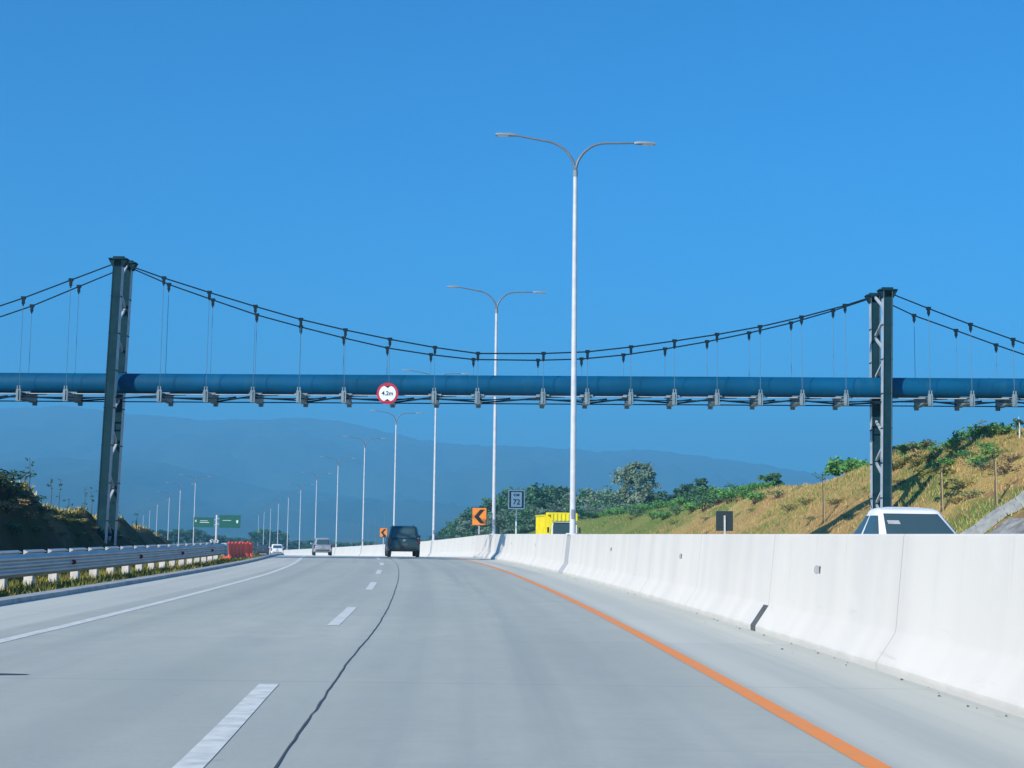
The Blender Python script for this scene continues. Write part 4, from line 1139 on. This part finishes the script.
# banana plant by the right tower
p = hit(904, 466, hill_z); t = thing('banana_plant', 'dark broad leaved banana plant at the crest beside the right tower', 'plant', tuple(p - Vector((0, 0, .1))))
a = MB(); a.tube([(0, 0, 0), (0, 0, .8)], [.06, .04], 8); a.build('stem', M['leaf_bright'], t)
rng = random.Random(4)
for k in range(8):
    az = k * 2.4; a = MB(); L_ = rng.uniform(1.0, 1.5); rows = []
    for j in range(7):
        s_ = j / 6; r = L_ * s_ * .8; z = .7 + L_ * (.95 * s_ - .75 * s_ * s_); wd = .2 * math.sin(math.pi * min(1, s_ * .9 + .08))
        c = Vector((math.cos(az) * r, math.sin(az) * r, z)); sd = Vector((-math.sin(az), math.cos(az), 0)) * wd
        rows.append([c - sd + Vector((0, 0, .06)), c, c + sd + Vector((0, 0, .06))])
    a.loft(rows, closed=False, caps=False); a.build('leaf', M['leaf_dark'], t, recalc=False)
# thin wild plants on the left bank
LP = [(28.5, 494, 458), (50.5, 507, 477), (58.5, 510, 479), (84, 517, 487), (91, 519, 491), (116, 529, 504), (135.5, 536, 513), (67, 513, 500)]
for i, (px, foot, top) in enumerate(LP):
    p = hit(px, foot, bank_z, 30, 140)
    if p.y > 110: p = Vector((at(px, foot, 62 + i * 4).x, 62 + i * 4, at(px, foot, 62 + i * 4).z))
    h = max(.5, at(px, top, p.y).z - p.z); rng = random.Random(60 + i)
    t = thing('weed_stalk', ('tallest thin leafy stalk on the left bank, leftmost of them' if i == 0 else 'thin leafy stalk standing on the grassy left bank top'), 'wild plant', tuple(p), 0, 'thin stalks on the left bank')
    a = MB(); a.tube([(0, 0, -.1), (.02, 0, h * .5), (.05 * rng.gauss(0, 1), .02, h)], [.02, .015, .008], 5); a.build('stem', M['bark'], t)
    f = MB()
    for k in range(6):
        z = h * rng.uniform(.35, 1.0); leaves(f, (rng.gauss(0, .09), rng.gauss(0, .09), z), .09, 5, .11, .6, rng)
    f.build('foliage', M['leaf_dark'], t, recalc=False)
# low shrubs and brown tufts on the shaded face of the left bank
bs_ = [make_shrub('bank_shrub', 'shrub', 'shrub', 1.0, .8, m_, sd, n=320, leaf=.16) for m_, sd in ((M['leaf_dark'], 71), (M['leaf_dull'], 72), (M['leaf_dry'], 73))]
used = set(); rng = random.Random(12)
BS = [(2, 494, 0, 1.5), (10, 500, 0, 1.3), (20, 505, 0, 1.2), (31, 508, 0, 1.0), (6, 514, 2, 1.2), (16, 512, 2, 1.0), (26, 520, 2, .8), (40, 513, 0, .9), (46, 521, 1, .7), (56, 520, 1, .8), (68, 524, 1, .8), (80, 526, 1, .8), (92, 530, 1, .7),
      (34, 534, 0, .7), (12, 534, 0, .8), (60, 538, 0, .6), (78, 540, 0, .7), (90, 543, 0, .6), (118, 540, 0, .6), (128, 541, 1, .6), (50, 531, 2, .6)]
for px, py, k, s_ in BS:
    p = hit(px, py, bank_z, 24, 140)
    if p.y > 118: continue
    o = bs_[k] if k not in used else copy_tree(bs_[k]); used.add(k)
    s_ *= .52; o.location = p - Vector((0, 0, .1)); o.scale = (s_ * 1.3, s_ * 1.3, s_ * rng.uniform(.6, .9)); o.rotation_euler.z = rng.uniform(0, 6.28)
    o['label'] = ('dark low shrub on the shaded left bank', 'olive low shrub on the shaded left bank', 'dry brown tuft on the shaded left bank')[k] + ' behind the guardrail'
    o['group'] = 'shrubs on the left bank'
# far thin masts beside the opposite road
MAST = [(355, 521), (371, 519), (378.5, 517), (387, 512)]
for i, (px, top) in enumerate(MAST):
    d = 330 - 22 * i; X = (px - 512) / F_PX * d; b = hill_z(X, d); h = at(px, top, d).z - b
    t = thing('thin_mast', 'far thin pale mast above the barrier, left of or behind the dark car', 'mast', (X, d, b), 0, 'far masts beside the opposite road')
    a = MB(); a.tube([(0, 0, -.2), (0, 0, h)], [.06, .045], 8); a.build('pole', M['arm'], t)
    a = MB(); a.box((0, 0, h), (.3, .1, .08)); a.build('head', M['arm'], t)
# far tree line on the left
FT = [(128, 533), (138, 531), (149, 530), (160, 532), (171, 531), (182, 530), (192, 530), (203, 532), (213, 535), (224, 536), (236, 538), (248, 539), (258, 533), (266, 530), (274, 531), (283, 533), (296, 541), (308, 543), (322, 541), (340, 543), (356, 543), (370, 542), (410, 541), (425, 540), (438, 535)]
ft = [make_tree('far_tree', 'far tree', 'tree', 8.0, 4.2, m_, M['bark'], sd, n_limb=12, per=30, leaf=.8, crown_lo=.05) for m_, sd in ((M['leaf_dark'], 51), (M['leaf_mid'], 52))]
for i, (px, top) in enumerate(FT):
    d = 470 + (i * 37) % 70; k = i % 2
    X = (px - 512) / F_PX * d; b = ZR(d) - .4; h = at(px, top, d).z - b
    o = ft[k] if i < 2 else copy_tree(ft[k]); o.location = (X, d, b); s_ = max(.3, h / 8.0); o.scale = (1.1, 1.1, s_); o.rotation_euler.z = i * 1.3
    o['label'] = ('distant hazy dark tree in the tree line beyond the green sign boards' if px < 255 else 'distant hazy tree behind the far end of the road and its lamps'); o['group'] = 'distant trees at the foot of the mountains'

# grass: blades far too many to count
def grass(name, n, sampler, hmin, hmax, wd, m_, seed):
    rng = random.Random(seed); mb = MB()
    for _ in range(n):
        s_ = sampler(rng)
        if s_ is None: continue
        p = Vector(s_); h = rng.uniform(hmin, hmax); a = rng.uniform(0, 6.28); w_ = wd * rng.uniform(.6, 1.4)
        sd = Vector((math.cos(a), math.sin(a), 0)) * w_; ln = Vector((rng.gauss(0, .35), rng.gauss(0, .35), 1)) * h
        mb.v += [tuple(p - sd), tuple(p + sd), tuple(p + ln)]; k = len(mb.v); mb.f.append((k-3, k-2, k-1))
    return tag(mb.build(name, m_, recalc=False), kind='stuff')
def verge(rng):
    d = rng.uniform(10, 75) if rng.random() < .7 else rng.uniform(20, 45); u = rng.uniform(-15.6, -12.74); X = XB(d) + u
    if mnoise.noise(Vector((X * .7, d * .5, 0))) < -.25: return None
    return (X, d, bank_z(X, d) - .02)
grass('verge_grass', 16000, verge, .06, .22, .018, M['blade_y'], 1)
grass('verge_dry_grass', 7000, verge, .05, .16, .018, M['straw'], 2)
def banktop(rng):
    d = rng.uniform(28, 110); t_ = rng.uniform(.92, 3.6); u = -(interp(d, BANK_TOE) + 1.6 * t_); X = XB(d) + u
    return (X, d, bank_z(X, d) - .04)
grass('bank_grass', 9000, banktop, .08, .22, .03, M['blade_y'], 3)
grass('bank_dry_grass', 8000, banktop, .08, .24, .03, M['straw'], 4)
def slope(th):
    def f(rng):
        d = 42 + 170 * rng.random() ** 1.6
        if th == 'straw' and d > 100 and rng.random() < min(.9, (d - 100) / 22): return None
        u = rng.uniform(14.3, 24.5); X = XB(d) + u
        if 44 < d < 54 and u < 18.5: return None
        nn = mnoise.noise(Vector((X * .12, d * .09, 3)))
        if th == 'green' and nn < .12 - max(0, (d - 100) / 40) - (.55 if 62 < d < 92 and u > 18.5 else 0) - (.35 if d < 62 and 15.5 < u < 18.5 else 0): return None
        if th == 'straw' and nn > .25: return None
        return (X, d, hill_z(X, d) - .05)
    return f
grass('slope_dry_grass', 30000, slope('straw'), .08, .30, .022, M['straw'], 5)
grass('slope_brown_grass', 30000, slope('straw'), .08, .28, .022, M['straw_b'], 6)
grass('slope_green_grass', 52000, slope('green'), .08, .32, .026, M['blade'], 7)

# stone apron and drain chute on the slope at the far right
t = thing('stone_apron', 'grey stone pitched apron with a concrete drain chute low on the right slope', 'drain', (XB(50) + 15, 50, ZR(50)))
AO = t.location.copy()
mb = MB(); us = np.arange(13.6, 17.4, .2); dd = np.arange(40, 53.6, .25)
for d in dd:
    for u in us:
        X = XB(d) + u; mb.v.append((X, d, hill_z(X, d) + .14 + .13 * abs(fbm(X * 2.0, d * 2.0, 5)) + .05 * fbm(X * 6, d * 6, 5)))
n = len(us)
for i in range(len(dd) - 1):
    for k in range(n - 1):
        a = i*n + k; mb.f.append((a, a+1, a+n+1, a+n))
mb.build('stone_pitching', M['concrete'], t, org=AO, recalc=False)
for off in (0, .75):
    a = MB(); pts = []
    for u in np.arange(14.2, 22.0, .4):
        d = 54.4 + off; X = XB(d) + u; pts.append(Vector((X, d, hill_z(X, d) + .22)))
    for p, q in zip(pts[:-1], pts[1:]): a.bar(p, q, .12, .3)
    a.build('chute_wall', M['kerb'], t, org=AO)
bpy.context.view_layer.update()
